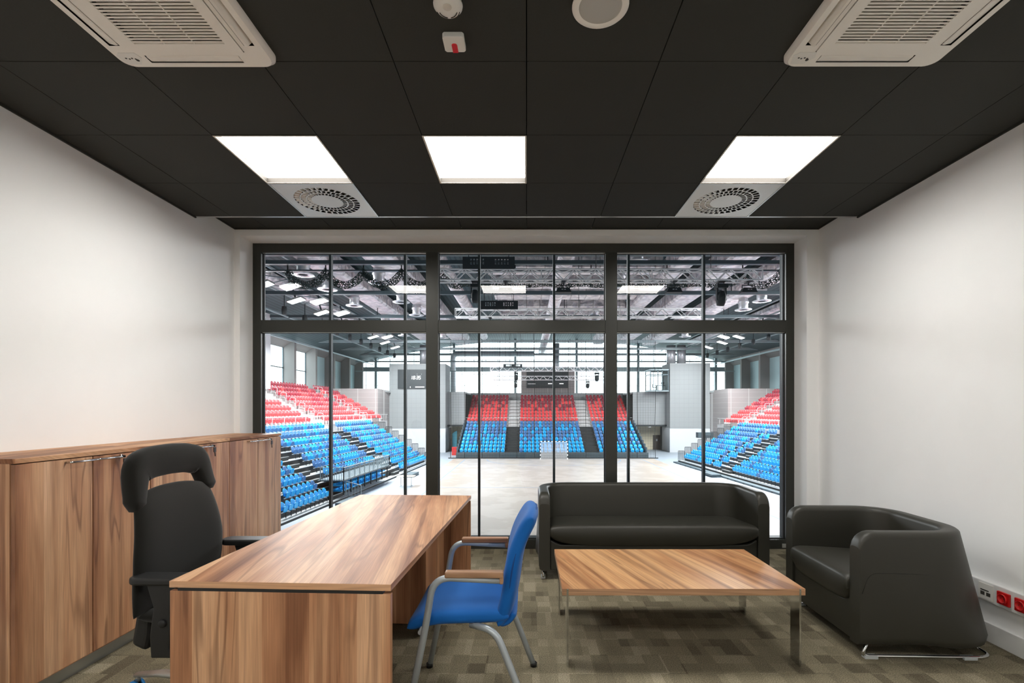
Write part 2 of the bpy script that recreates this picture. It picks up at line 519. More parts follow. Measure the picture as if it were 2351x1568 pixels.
b.box(-XW, XW, YB, YW, HU+.10, HU+.16, 1)
struct('ceiling', b, ['ceiling_tile', 'plenum_black'])
struct('trim_1', MB().box(-XW+.002, XW-.002, YE-.006, YE+.014, HC-.002, HC+.016), 'alu')
b = MB()
b.box(-XW, -XW+.012, YB, YE, HC-.012, HC+.0); b.box(XW-.012, XW, YB, YE, HC-.012, HC)
b.box(-XW, -XW+.012, YE+.015, YW, HU-.012, HU); b.box(XW-.012, XW, YE+.015, YW, HU-.012, HU); b.box(-XW+.012, XW-.012, YW-.012, YW, HU-.012, HU)
struct('trim_2', b, 'ceiling_tile')

mat('recess_dark', srgb(34, 29, 22), .7)
def ceiling_lamp(ix, iy, lab, inset):
    x0, x1, y0, y1 = cellbox(ix, iy)
    t = thing('ceiling_light', lab, 'ceiling light', ((x0+x1)/2, (y0+y1)/2, HC), 0, 'square light panels in the black ceiling')
    hx = .3; hy = PY/2; r = .034
    b = MB()
    w_ = .006
    b.box(-hx+.002, -hx+w_, -hy, hy, -.003, r+.02); b.box(hx-w_, hx-.002, -hy, hy, -.003, r+.02)
    b.box(-hx+w_, hx-w_, -hy+.002, -hy+w_, -.003, r+.02); b.box(-hx+w_, hx-w_, hy-w_, hy-.002, -.003, r+.02)
    b.build('lamp_frame', 'recess_dark', t)
    fr = MB(); e_ = .010
    for (a0, a1, c0, c1) in ((-hx, -hx+e_, -hy, hy), (hx-e_, hx, -hy, hy), (-hx+e_, hx-e_, -hy, -hy+e_), (-hx+e_, hx-e_, hy-e_, hy)): fr.box(a0, a1, c0, c1, -.0040, -.0032)
    fr.build('lamp_trim', 'ac_slat', t)
    MB().box(-hx+w_, hx-w_, -hy+w_, hy-w_, r, r+.012).build('diffuser', 'panel_on', t)
    MB().box(-hx+.002, hx-.002, -hy+.002, hy-.002, r+.0205, r+.045).build('lamp_housing', 'alu', t)
ceiling_lamp(-3, 1, 'square ceiling light panel over the cabinets, touching a round-slotted vent', 0)
ceiling_lamp(-1, 1, 'square ceiling light panel with no vent beside it, in the middle of the ceiling', 0)
ceiling_lamp(2, 1, 'square ceiling light panel over the black sofa, touching a round-slotted vent', 0)
ceiling_lamp(-1, 7, 'unseen ceiling light panel added behind the camera, mid ceiling', 0)  # added back row, out of view, brightens surfaces facing the camera
ceiling_lamp(-3, 7, 'unseen ceiling light panel added behind the camera, cabinet side', 0)
ceiling_lamp(2, 7, 'unseen ceiling light panel added behind the camera, armchair side', 0)

def ring_vent(ix, iy, lab):
    x0, x1, y0, y1 = cellbox(ix, iy)
    t = thing('ceiling_vent', lab, 'air vent', ((x0+x1)/2, (y0+y1)/2, HC), 0, 'square swirl vents by the window')
    # plate with three rings of slots cut through it: polar grid with open cells
    R = [.112, .142, .150, .184, .192, .232, .2321]
    n = 32*4
    b = MB()
    def P(r, k, z): return (r*math.cos(2*PI*k/n), r*math.sin(2*PI*k/n), z)
    hs, hsy = .288, .285
    def sq(k):
        a = 2*PI*k/n; c, s_ = math.cos(a), math.sin(a); m_ = 1/max(abs(c)/hs, abs(s_)/hsy); return (c*m_, s_*m_, 0)
    z0 = -.004
    b.add([(0, 0, z0)]+[P(R[0], k, z0) for k in range(n)], [(0, 1+(k+1) % n, 1+k) for k in range(n)])
    for i in range(6):
        for k in range(n):
            slot = i in (0, 2, 4)
            off = (i//2)*2
            kk = (k+off) % 4
            if slot and kk != 0: continue
            vs = [P(R[i], k, z0), P(R[i], k+1, z0), P(R[i+1], k+1, z0), P(R[i+1], k, z0)]
            b.add(vs, [(0, 1, 2, 3)])
    for k in range(n):
        a, c = sq(k), sq(k+1)
        b.add([P(R[6], k, z0), P(R[6], k+1, z0), (c[0], c[1], z0), (a[0], a[1], z0)], [(0, 1, 2, 3)])
    # blades seen in the slots
    for i in (0, 2, 4):
        for k in range(0, n, 4):
            kk = k-(i//2)*2
            p = [P(R[i], kk+1, z0), P(R[i+1], kk+1, z0), P(R[i+1]-.004, kk+2.2, z0+.014), P(R[i]+.004, kk+2.2, z0+.014)]
            b.add(p, [(0, 1, 2, 3)])
    b.build('vent_plate', 'vent_plate', t)
    f = MB()
    for a in (-1, 1):
        f.box(*sorted((a*.288, a*.298)), -.2945, .2945, -.006, .03); f.box(-.288, .288, *sorted((a*.285, a*.2945)), -.006, .03)
    f.build('vent_frame', 'alu', t)
    MB().box(-.29, .29, -.288, .288, .04, .05).build('vent_box', 'slot_dark', t)
ring_vent(-3, 0, 'square white swirl vent with three slot rings, on the cabinet side')
ring_vent(2, 0, 'square white swirl vent with three slot rings, on the sofa side')

def rrect(x0, x1, y0, y1, rs, n=6):
    """rounded rectangle, radii (lower left, lower right, upper right, upper left)"""
    out = []
    for (cx, cy, a0), r in zip(((x0, y0, PI), (x1, y0, 1.5*PI), (x1, y1, 0), (x0, y1, .5*PI)), rs):
        ox = cx+(r if cx == x0 else -r); oy = cy+(r if cy == y0 else -r)
        out += [(ox+r*math.cos(a0+.5*PI*i/n), oy+r*math.sin(a0+.5*PI*i/n)) for i in range(n+1)]
    return out
mat('ac_recess', srgb(204, 198, 186), .6)
def ac_unit(cx, cy, panel_corner, lab):
    t = thing('air_conditioner', lab, 'air conditioner', (cx, cy, HC), 0, 'ceiling cassette air conditioners')
    h = .345; d = .032; s_ = .20   # slot centre lines
    # face with openings: four louvre slots and the grille field
    b = MB()
    outer = rrect(-h, h, -h, h, (.05, .05, .05, .05))
    # skirt
    n = len(outer)
    inn = [(x*.965, y*.965) for x, y in outer]
    vs = [(x, y, -.001) for x, y in outer]+[(x, y, -d*.55) for x, y in outer]+[(x, y, -d) for x, y in inn]
    b.add(vs, [(i, (i+1) % n, n+(i+1) % n, n+i) for i in range(n)]+[(n+i, n+(i+1) % n, 2*n+(i+1) % n, 2*n+i) for i in range(n)], 0, True)
    q = .25; sl0, sl1, sw = -.205, .205, .045   # slot spans
    xs = [-q-.02-sw, -q-.02, q+.02, q+.02+sw]
    e = h*.965
    g0, g1 = -.19, .19
    # flat ring pieces (strips)
    def flat(x0, x1, y0, y1, z=-d): b.add([(x0, y0, z), (x1, y0, z), (x1, y1, z), (x0, y1, z)], [(0, 3, 2, 1)])
    so0, so1 = q+.012, q+.012+sw
    o = rrect(-e, e, -e, e, (.05, .05, .05, .05))
    m_ = len(o)
    sqp = []
    for x, y in o:
        k = so1/max(abs(x), abs(y)); sqp.append((x*k, y*k))
    b.add([(x, y, -d) for x, y in o]+[(x, y, -d) for x, y in sqp], [(i, (i+1) % m_, m_+(i+1) % m_, m_+i) for i in range(m_)])
    for sgn in (-1, 1):
        for sw_ in (0, 1):
            def F_(u0, u1, v0, v1):
                if sw_: flat(min(u0*sgn, u1*sgn), max(u0*sgn, u1*sgn), v0, v1)
                else: flat(v0, v1, min(u0*sgn, u1*sgn), max(u0*sgn, u1*sgn))
            if sw_ == 0:
                F_(so0, so1, -so1, sl0); F_(so0, so1, sl1, so1)
            else:
                F_(so0, so1, -so0, sl0); F_(so0, so1, sl1, so0)
    # inner flat between slots and grille
    def ringrect(a0, a1):
        flat(-a0, a0, a1, a0); flat(-a0, a0, -a0, -a1); flat(-a0, -a1, -a1, a1); flat(a1, a0, -a1, a1)
    ringrect(so0, .243)
    b.build('housing', 'ac_white', t, smooth=False)
    # recess boxes of the slots
    r = MB()
    for sgn in (-1, 1):
        a, c = sorted((sgn*so0, sgn*so1))
        for sw_ in (0, 1):
            for (u0, u1, v0, v1, z0, z1) in ((a, c, sl0, sl1, -.019, -.015),):
                dk = 1 if (sw_ and sgn*cx < 0) else 0
                if sw_: r.box(u0, u1, v0, v1, z0, z1, dk)
                else: r.box(v0, v1, u0, u1, z0, z1, dk)
    r.build('duct_recess', ['ac_recess', 'slot_dark'], t)
    for sgn in (-1, 1):
        for sw_ in (0, 1):
            f = MB(); c0 = sgn*(so0+.026)
            tilt = .010*sgn
            pts = [(-.023, 0), (-.014, -.004), (.014, -.004), (.023, 0), (.014, .004), (-.014, .004)]
            ang = (.75 if sw_ and (sgn*cx < 0) else (.25 if sw_ else .10))*sgn
            ca, sa = math.cos(ang), math.sin(ang)
            prof = [(c0+p[0]*ca-p[1]*sa, -d+.006+p[0]*sa+p[1]*ca) for p in pts]
            if sw_: f.prism(prof, sl0+.004, sl1-.004, 1)
            else: f.prism([(a_, b_) for a_, b_ in prof], sl0+.004, sl1-.004, 0)
            f.build('louvre', 'ac_white', t)
    gp = MB()
    # grille door: border plus slats plus two cross ribs
    for (x0, x1, y0, y1) in ((-.24, .24, .192, .24), (-.24, .24, -.24, -.192), (-.24, -.19, -.192, .192), (.19, .24, -.192, .192)):
        gp.box(x0, x1, y0, y1, -d-.003, -d+.006)
    grille = gp.build('intake_grille', 'ac_white', t)
    sl = MB()
    k = 24
    for i in range(k):
        y = -.192+.384*(i+.5)/k
        sl.add([(-.19, y-.0078, -d-.002), (.19, y-.0078, -d-.002), (.19, y+.002, -d+.008), (-.19, y+.002, -d+.008),
                (-.19, y+.0010, -d-.002), (.19, y+.0010, -d-.002), (.19, y+.0075, -d+.008), (-.19, y+.0075, -d+.008)],
               [(0, 1, 2, 3), (4, 7, 6, 5), (0, 4, 5, 1), (3, 2, 6, 7)])
    for x in (-.063, .063): sl.box(x-.002, x+.002, -.192, .192, -d-.003, -d+.002)
    sl.build('slats', 'ac_white', grille)
    MB().box(-.19, .19, -.192, .192, -.010, -.004).build('filter', 'ac_slat', grille)
    p = MB()
    cx_, cy_ = panel_corner
    p.prism([(cx_-.05, cy_-.022), (cx_-.03, cy_-.04), (cx_+.04, cy_-.04), (cx_+.05, cy_-.01), (cx_+.02, cy_+.03), (cx_-.035, cy_+.03)], -d-.0012, -d+.001, 2)
    pan = p.build('control_panel', 'device_white', t)
    led = MB()
    for i in range(4): led.lathe([(0.0001, -d-.002), (.004, -d-.002), (.004, -d)], (cx_-.02+.013*i, cy_-.008+.004*(i % 2), 0), 10)
    led.lathe([(0.0001, -d-.002), (.007, -d-.002), (.007, -d)], (cx_+.022, cy_+.004, 0), 12)
    led.build('indicator', 'slot_dark', pan)
ac_unit(-1.458, 1.868, (-.275, .285), 'square white ceiling cassette air conditioner above the filing cabinets')
ac_unit(1.485, 1.865, (-.275, .285), 'square white ceiling cassette air conditioner above the armchair')

# smoke detector, call indicator, loudspeaker
t = thing('smoke_detector', 'round white smoke detector with curved slots on the black ceiling', 'smoke detector', (-.30, 1.87, HC))
b = MB(); b.lathe([(.0001, -.052), (.02, -.052), (.042, -.046), (.055, -.032), (.056, -.026), (.051, -.022), (.051, 0)], (0, 0, 0), 36)
body = b.build('housing', 'device_white', t)
s_ = MB()
for rr, z in ((.034, -.0495), (.044, -.0452)):
    for a0, a1 in ((PI*.56, PI*.92), (PI*.08, PI*.44)):
        s_.tube([(rr*math.cos(a0+(a1-a0)*i/8), rr*math.sin(a0+(a1-a0)*i/8), z) for i in range(9)], .0016, 6)
s_.build('slot', 'slot_dark', body)
c_ = MB(); c_.lathe([(.0001, -.0545), (.014, -.0535), (.017, -.051), (.017, -.049)], (0, -.018, 0), 20); c_.build('status_lens', 'ac_slat', body)
t = thing('alarm_indicator', 'small square white alarm indicator with a red lens beside the smoke detector', 'alarm', (-.307, 2.08, HC))
MB().prism([(-.045, -.037), (-.037, -.045), (.037, -.045), (.045, -.037), (.045, .037), (.037, .045), (-.037, .045), (-.045, .037)], -.022, 0).build('housing', 'device_white', t, bevel=.003)
b = MB(); pts = [(-.012, .046)]+[(-.012*math.cos(PI*i/8), .004-.012*math.sin(PI*i/8)) for i in range(9)]+[(.012, .046)]
b.prism(list(reversed(pts)), -.0245, -.010); b.build('red_lens', 'device_red', t, bevel=.002)
t = thing('ceiling_speaker', 'round ceiling loudspeaker with pale grey mesh and white rim', 'speaker', (.287, 1.905, HC))
b = MB(); b.lathe([(.083, -.006), (.086, -.010), (.105, -.009), (.110, -.004), (.110, 0)], (0, 0, 0), 48); b.build('rim', 'ac_white', t)
b = MB(); b.lathe([(.0001, -.009), (.05, -.0085), (.083, -.006)], (0, 0, 0), 48); b.build('mesh_cover', 'mesh_grey', t)

# ---- window
wn_ = thing('window_1', None, None, ((WX0+WX1)/2, WY, 0), 0, None, 'structure')
FW = .08
mx = [(-.973, -.855), (.763, .876)]
tz0, tz1 = 2.100, 2.214
def wbox(x0, x1, z0, z1, y0=WY, y1=WY+.085):
    b = MB(); b.box(x0, x1, y0, y1, z0, z1); return b
b = MB()
b.box(WX0, WX0+FW, WY, WY+.085, 0, WTOP); b.box(WX1-FW, WX1, WY, WY+.085, 0, WTOP)
b.box(WX0+FW, WX1-FW, WY, WY+.085, WTOP-.085, WTOP); b.box(WX0+FW, WX1-FW, WY, WY+.085, 0, .09)
b.build('window_frame', 'frame_anthracite', wn_, world=True, bevel=.002)
for x0, x1 in mx: wbox(x0, x1, .09, WTOP-.085, WY-.004, WY+.09).build('mullion', 'frame_anthracite', wn_, world=True, bevel=.002)
cols = [(WX0+FW, mx[0][0]), (mx[0][1], mx[1][0]), (mx[1][1], WX1-FW)]
for x0, x1 in cols: wbox(x0, x1, tz0, tz1, WY, WY+.085).build('transom', 'frame_anthracite', wn_, world=True, bevel=.002)
for x0, x1 in cols:
    for z0, z1 in ((.09, tz0), (tz1, WTOP-.085)):
        b = MB(); b.box(x0+.004, x1-.004, WY+.05, WY+.052, z0+.004, z1-.004)
        pane = MB(); pane.add([(x0+.003, WY+.05, z0+.003), (x1-.003, WY+.05, z0+.003), (x1-.003, WY+.05, z1-.003), (x0+.003, WY+.05, z1-.003)], [(0, 1, 2, 3)])
        p = pane.build('glass_pane', 'window_glass', wn_, world=True)
        g_ = MB(); q = .007
        for (a, c, d_, e_) in ((x0, x0+q, z0, z1), (x1-q, x1, z0, z1), (x0+q, x1-q, z0, z0+q), (x0+q, x1-q, z1-q, z1)):
            g_.box(a, c, WY+.036, WY+.06, d_, e_)
        g_.build('gasket', 'gasket', wn_, world=True)
        h_ = MB()
        h_.box(x0+.002, x1-.002, WY+.018, WY+.030, z1-.006, z1-.001)
        h_.build('glazing_bead', 'bead_metal', wn_, world=True)
MB().box(2.47, 2.575, WY-.006, WY, .012, .052).build('vent_cover', 'alu', wn_, world=True, bevel=.002)
# steel fins outside the glass, floor to roof
for i, px in enumerate((758.5, 930, 1100, 1272, 1443, 1616, 1797)):
    x = (px-1209)/F*5.2
    fb = MB(); fb.box(x-.012, x+.012, 5.19, 5.24, .0, 3.1)
    struct('trim_%d' % (3+i), fb, 'frame_outer')
struct('trim_10', MB().box(-3.0, 3.0, 4.95, 5.26, -.12, -.0), 'frame_outer')
struct('trim_11', MB().box(-3.0, 3.0, 4.95, 5.26, 3.1, 3.2), 'frame_outer')

# ---- right wall: skirting and cable trunking with red sockets
struct('baseboard_right', MB().box(XW-.018, XW, YB, YW, 0, .11), 'trim_white', bevel=.003)
struct('baseboard_left', MB().box(-XW, -XW+.012, YB, 2.1, 0, .10), 'trim_white', bevel=.003)
t = thing('cable_trunking', 'white wall trunking with red sockets behind the armchair', 'power socket', (XW, 2.6, .235))
MB().box(-.03, 0, -1.6, .55, 0, .115).build('channel', 'trim_white', t, bevel=.003)
for yy, red in ((.245, 0), (.135, 1), (.035, 1), (-.065, 1), (-.165, 1), (-.265, 1)):
    s_ = MB()
    s_.box(-.036, -.0302, yy-.044, yy+.044, .012, .103)
    if red:
        so = MB(); so.box(-.044, -.030, yy-.036, yy+.036, .022, .093, 0)
        T = Matrix.Rotation(-PI/2, 4, 'Y')
        so_o = so.build('socket', 'red_socket', t, bevel=.004)
        c_ = MB(); c_.lathe([(.026, .0448), (.026, .052), (.0215, .052), (.0205, .0455), (.0001, .0455)], (0, yy, .058), 24, 0, T)
        c_.build('socket_well', 'red_socket', so_o)
        h_ = MB()
        for dz in (-.0095, .0095): h_.lathe([(.003, .0462), (.0001, .0462)], (0, yy+dz, .058), 8, 0, T)
        h_.build('pin_hole', 'slot_dark', so_o)
    else:
        p_ = s_.build('data_plate', 'device_white', t)
        h_ = MB(); h_.box(-.0375, -.036, yy-.030, yy-.006, .035, .055); h_.box(-.0375, -.036, yy+.006, yy+.03, .035, .055)
        h_.box(-.0375, -.036, yy-.020, yy+.03, .062, .068)
        h_.build('data_port', 'slot_dark', p_)

# ================================================================== FURNITURE
# ---- three filing cabinets in a row with one worktop each
CX = -2.27; CT = 1.13
def cabinet(y0, lab, nearest=False):
    wd = .785
    t = thing('filing_cabinet', lab, 'cabinet', (-XW+.0015, y0, 0), 0, 'wood cabinets along the wall')
    D = CX+XW-.0015      # depth
    b = MB()
    b.box(.01, D-.022, .0, .018, .067, CT-.022); b.box(.01, D-.022, wd-.018, wd, .067, CT-.022)
    b.box(.01, D-.022, .018, wd-.018, .067, .085)
    b.build('carcass', 'wood_upright', t)
    MB().box(.002, .012, .018, wd-.018, .067, CT-.022).build('back_panel', 'wood_door', t)
    MB().box(.0, D+.003, 0, wd, CT-.022, CT).build('cabinet_top', 'wood_flat', t, bevel=.0015)
    MB().box(.03, D-.035, .004, wd-.004, 0, .067).build('plinth', 'steel_brushed', t)
    for k in range(2):
        a = .003+k*(wd/2); c = a+wd/2-.005
        db = MB(); db.box(D-.020, D, a, c, .082, CT-.026)
        dr = db.build('cabinet_door', 'wood_door', t, bevel=.0015)
        h = MB(); hz = CT-.041
        ya, yb = (c-.15, c+.001) if k == 0 else (a+.003, a+.148)
        h.tube(smooth_path([(D, ya, hz), (D+.030, ya, hz), (D+.030, yb, hz), (D, yb, hz)], 3, .004), .0052, 8)
        h.build('door_handle', 'chrome', dr)
        if k == 1:
            l = MB(); T = Matrix.Rotation(PI/2, 4, 'Y')
            l.lathe([(.0001, .016), (.010, .016), (.011, .013), (.011, 0)], (D, a+.165, hz), 16, 0, T)
            lk = l.build('lock', 'chrome', dr)
            q = MB()
            q.box(D+.014, D+.034, a+.1635, a+.1665, hz-.006, hz+.006)
            q.build('key', 'black_plastic', dr)
            q = MB(); q.box(D+.028, D+.033, a+.155, a+.178, hz-.045, hz-.010); q.bar((D+.03, a+.168, hz-.045), (D+.03, a+.172, hz-.075), .006, .003)
            q.build('spare_key', 'black_plastic', dr)
cabinet(2.172, 'wood grain filing cabinet in the row, nearest the camera, its side panel showing')
cabinet(2.958, 'wood grain filing cabinet in the row, partly hidden behind the black office chair')
cabinet(3.744, 'wood grain filing cabinet in the row, next to the window')

# ---- desk
DR = math.radians(-2.6)
t = thing('desk', 'long wood grain office desk with slab end panels, standing in mid room', 'desk', (-.832, 2.609, 0), DR)
hx, hy = .40, .885
b = MB(); b.box(-hx, hx, -hy, hy, .7165, .74)
top = b.build('desk_top', ['wood_flat', 'wood_edge', 'wood_side_edge'], t, bevel=.0015)
for p in top.data.polygons:
    if abs(p.normal.y) > .9: p.material_index = 1
    if abs(p.normal.x) > .9: p.material_index = 2
for a in (-1, 1):
    y0, y1 = sorted((a*hy, a*(hy-.025)))
    MB().box(-hx+.002, hx-.002, y0+.001, y1-.001, 0, .705).build('end_panel', 'wood_upright', t, bevel=.0015)
b = MB(); b.box(-hx+.03, hx-.03, -hy+.002, hy-.002, .705, .7165); b.box(-.30, -.26, -hy+.03, hy-.03, .66, .705); b.box(.26, .30, -hy+.03, hy-.03, .66, .705)
b.build('steel_frame', 'black_plastic', t)
t = thing('drawer_pedestal', 'low wood grain drawer pedestal on black castors under the desk', 'drawer unit', (-.795, 3.165, 0), DR)
b = MB(); b.box(-.215, .215, -.27, .225, .085, .60); ped = b.build('carcass', 'wood_upright', t, bevel=.002)
b = MB(); b.box(-.217, -.235, -.25, .22, .10, .34); 
for z0, z1 in ((.095, .255), (.26, .42), (.425, .59)):
    MB().box(-.235, -.216, -.262, .218, z0, z1).build('drawer', 'wood_door', t, bevel=.0015)
b = MB()
for x in (-.17, .17):
    for y in (-.22, .18):
        c = MB(); c.lathe([(.0001, -.012), (.022, -.012), (.026, -.008), (.026, .008), (.022, .012), (.0001, .012)], (x, y, .026), 16, 0, Matrix.Rotation(PI/2, 4, 'Y'))
        c.box(x-.016, x+.016, y-.016, y+.016, .05, .085); c.build('castor', 'black_plastic', t)

# ---- coffee table
t = thing('coffee_table', 'low wood grain coffee table on flat chrome legs in front of the sofa', 'coffee table', (.825, 2.935, 0))
b = MB(); b.box(-.638, .638, -.365, .365, .374, .409)
top = b.build('table_top', ['wood_table', 'wood_edge', 'wood_side_edge'], t, bevel=.0012)
for p in top.data.polygons:
    if abs(p.normal.y) > .9: p.material_index = 1
    if abs(p.normal.x) > .9: p.material_index = 2
for x in (-.615, .605):
    for y0, y1 in ((-.367, -.277), (.277, .367)):
        MB().box(x, x+.010, y0, y1, 0, .4085 if y0 < 0 else .375).build('leg', 'chrome', t, bevel=.0008)

# ---- sofas: one wrap-around shell, seat cushion, front apron, chrome runners
def sofa(name, lab, cat, loc, rz, W, dep=.66, seams=3):
    t = thing(name, lab, cat, loc, rz)
    H0, H1, th = .076, .688, .088
    hw = W/2; R = .20; flare = .13
    # centre line in plan at the top, from the front of one arm round to the front of the other
    path = []
    for i in range(9): path.append((-hw+th/2, i/8*(dep-R-th/2)))
    for i in range(1, 9):
        a = PI-(PI/2)*i/8; path.append((-hw+th/2+R+R*math.cos(a), dep-th/2-R+R*math.sin(a)))
    nb = 12
    for i in range(1, nb): path.append((-hw+th/2+R+(W-th-2*R)*i/nb, dep-th/2))
    path += [(-x, y) for x, y in reversed(path[:17])]
    N = len(path)
    length = [0]
    for i in range(1, N): length.append(length[-1]+math.dist(path[i], path[i-1]))
    # denser fronts for the rounded arm top
    front = [.0, .008, .02, .035, .055, .08]
    stations = sorted(set([round(f, 4) for f in front]+[round(length[-1]-f, 4) for f in front]+[l for l in length if .09 < l < length[-1]-.09]))
    def at(s):
        for i in range(1, N):
            if length[i] >= s-1e-6:
                k = (s-length[i-1])/max(1e-9, length[i]-length[i-1]); a, c = path[i-1], path[i]
                p = Vector((a[0]+(c[0]-a[0])*k, a[1]+(c[1]-a[1])*k)); d = Vector((c[0]-a[0], c[1]-a[1])).normalized()
                return p, d
        return Vector(path[-1]), Vector((0, -1))
    sec = []
    rt = .028
    for s_ in stations:
        p, d = at(s_)
        nrm = Vector((d.y, -d.x))   # points inside?
        inside = Vector((0, dep*.4))-p
        if nrm.dot(inside) < 0: nrm = -nrm
        e = min(s_, length[-1]-s_); rr = .085
        h = H1-(0 if e >= rr else rr-math.sqrt(max(0, rr*rr-(rr-e)**2)))
        backness = max(0.0, -nrm.y)     # back faces +y outward
        prof = []
        out_b = th/2+flare*backness; inn_b = -th/2-.02*backness
        # outer bottom -> outer top -> rounded -> inner top -> inner bottom
        pts = [(out_b-.03, H0), (out_b-.006, H0+.012), (out_b, H0+.045)]
        for k in range(1, 6):
            q = k/6; pts.append((out_b+(th/2-out_b)*q, H0+.045+(h-rt-H0-.045)*q))
        for k in range(5):
            a = (PI/2)*k/4; pts.append((th/2-rt+rt*math.cos(a), h-rt+rt*math.sin(a)))
        for k in range(5):
            a = PI/2+(PI/2)*k/4; pts.append((-th/2+rt+rt*math.cos(a), h-rt+rt*math.sin(a)))
        for k in range(1, 5):
            q = k/4; pts.append((-th/2+(inn_b+th/2)*q, h-rt+(H0-h+rt)*q))
        sec.append([Vector((p.x-nrm.x*o, p.y-nrm.y*o, z)) for o, z in pts])
    b = MB(); m_ = len(sec[0]); vs = [v for s2 in sec for v in s2]; fs = []
    for i in range(len(sec)-1):
        for k in range(m_):
            k2 = (k+1) % m_; fs.append((i*m_+k, i*m_+k2, (i+1)*m_+k2, (i+1)*m_+k))
    b.add(vs, fs, 0, True)
    b.add([v for v in sec[0]], [tuple(range(m_))], 0); b.add([v for v in sec[-1]], [tuple(reversed(range(m_)))], 0)
    shell = b.build('shell', 'leather', t)
    # apron under the seat, with a dipped top edge
    iw = hw-th-.002
    ap = MB(); poly = [(-iw, H0), (iw, H0), (iw, .315)]
    for k in range(9):
        a = k/8; poly.append((iw-.012-.09*a, .31-.034*math.sin(a*PI/2)))
    poly += [(-x, z) for x, z in reversed(poly[3:])]; poly.append((-iw, .315))
    ap.prism(poly, .014, .06, 1); ap.box(-iw, iw, .05, dep-.08, H0+.002, .16)
    ap.build('apron', 'leather', t, bevel=.008)
    # seat cushion
    c = MB()
    def prof_seat(x, y):
        return 0
    nx, cd = 26, dep-.10
    zs0, zs1 = .258, .446
    # superellipse section swept across the width
    secs = []
    for i in range(nx+1):
        u = -1+2*i/nx; xx = iw*math.copysign(abs(math.sin(u*PI/2))**.9, u)
        edge = (1-abs(xx/iw)**10)**.5 if abs(xx) < iw else 0
        row = []
        for k in range(28):
            a = 2*PI*k/28; ca, sa = math.cos(a), math.sin(a)
            yy = (cd/2)*math.copysign(abs(ca)**.30, ca); zz = ((zs1-zs0)/2)*math.copysign(abs(sa)**.30, sa)
            dip = .05*(abs(xx/iw)**6)*(1 if sa < 0 else 0) - .034*(yy/cd+.5)*(1 if sa > 0 else 0)
            row.append(Vector((xx, -.012+cd/2+yy*(.97+.03*edge)+(-.010 if ca < 0 and zz > -.05 else 0), (zs0+zs1)/2+zz*(.72+.28*edge)+dip)))
        secs.append(row)
    vs = [v for r_ in secs for v in r_]; fs = []
    for i in range(nx):
        for k in range(28):
            k2 = (k+1) % 28; fs.append((i*28+k, (i+1)*28+k, (i+1)*28+k2, i*28+k2))
    fs.append(tuple(range(28))); fs.append(tuple(nx*28+k for k in reversed(range(28))))
    c.add(vs, fs, 0, True)
    cush = c.build('seat_cushion', 'leather', t)
    # stitched seams
    for k in range(1, seams+1):
        x = -iw+2*iw*k/(seams+1)
        sm_ = MB(); sm_.tube([(x, dep-th+.001-.02*q*0-.000, H1-.03-q*.22) for q in (0, .5, 1.0)], .0016, 5)
        sm_.build('seam', 'leather_seam', shell)
    for sx in (-1, 1):
        sm_ = MB(); xx = sx*(hw+.0006)
        sm_.tube(smooth_path([(xx, .012, .36), (xx, .05, .472), (xx, .30, .468), (xx, dep-.14, .455)], 5, .05), .0015, 5); sm_.build('seam', 'leather_seam', shell)
        r_ = MB(); x = sx*(hw-.035); z = .010
        pts = [(x, .06, H0+.01), (x, .035, z+.012), (x, .06, z), (x, dep+.02, z), (x-sx*.03, dep+.075, z), (x-sx*.09, dep+.06, z+.01), (x-sx*.10, dep+.01, H0+.01)]
        rn = r_.tube(smooth_path(pts, 5, .03), .0095, 10).build('runner', 'chrome', t)
        for y in (.075, dep-.06):
            g_ = MB(); g_.box(x-.017, x+.017, y-.035, y+.035, 0, .016); g_.build('glide', 'clear_plastic', rn, bevel=.002)
    return t
mat('clear_plastic', srgb(190, 194, 194), .2, 0)
sofa('sofa', 'wide black leather sofa with chrome runners standing in front of the window', 'sofa', (1.008, 3.868, 0), 0, 1.82, .62, 5)
sofa('armchair', 'black leather armchair with chrome runners standing by the wall sockets', 'armchair', (1.80, 3.025, 0), math.radians(-90-1.5), .79, .66, 2)

# ---- visitor chair (blue)
t = thing('visitor_chair', 'blue upholstered visitor chair with grey tube frame and wooden arm pads', 'chair', (-.24, 2.30, 0))
def L(p): return (p[0]+.24, p[1]-2.30, p[2])
def seat_fn(u, v):
    # u across (y), v from front (-1) to back (1) along x
    x = -.29+.215*v; w_ = .235-.015*(v+1)/2
    z = .462-.012*(1-u*u)+(-.030*max(0, -v-.35)**1.5*2.0)+.004*v
    return Vector((x+.24, u*w_, z))
b = MB(); b.pillow(lambda u, v: seat_fn(v, u), .036, 22, 22, 0, 12, .028); b.build('seat', 'blue_fabric', t)
def back_fn(u, v):
    # v from bottom -1 to top 1
    q = (v+1)/2; z = .425+.475*q
    x = -.100+.142*q-.020*math.sin(PI*q)+.012*math.sin(PI*q*2)
    x += -.022*(u*u)*(1-.2*q)
    w_ = .212+.022*math.sin(PI*min(1, q*1.15))-.02*q
    top = -.018*(abs(u)**3)*max(0, v)
    return Vector((x+.24, u*w_, z+top))
b = MB(); b.pillow(back_fn, .032, 20, 26, 0, 14, .032); bk = b.build('backrest', 'blue_fabric', t)
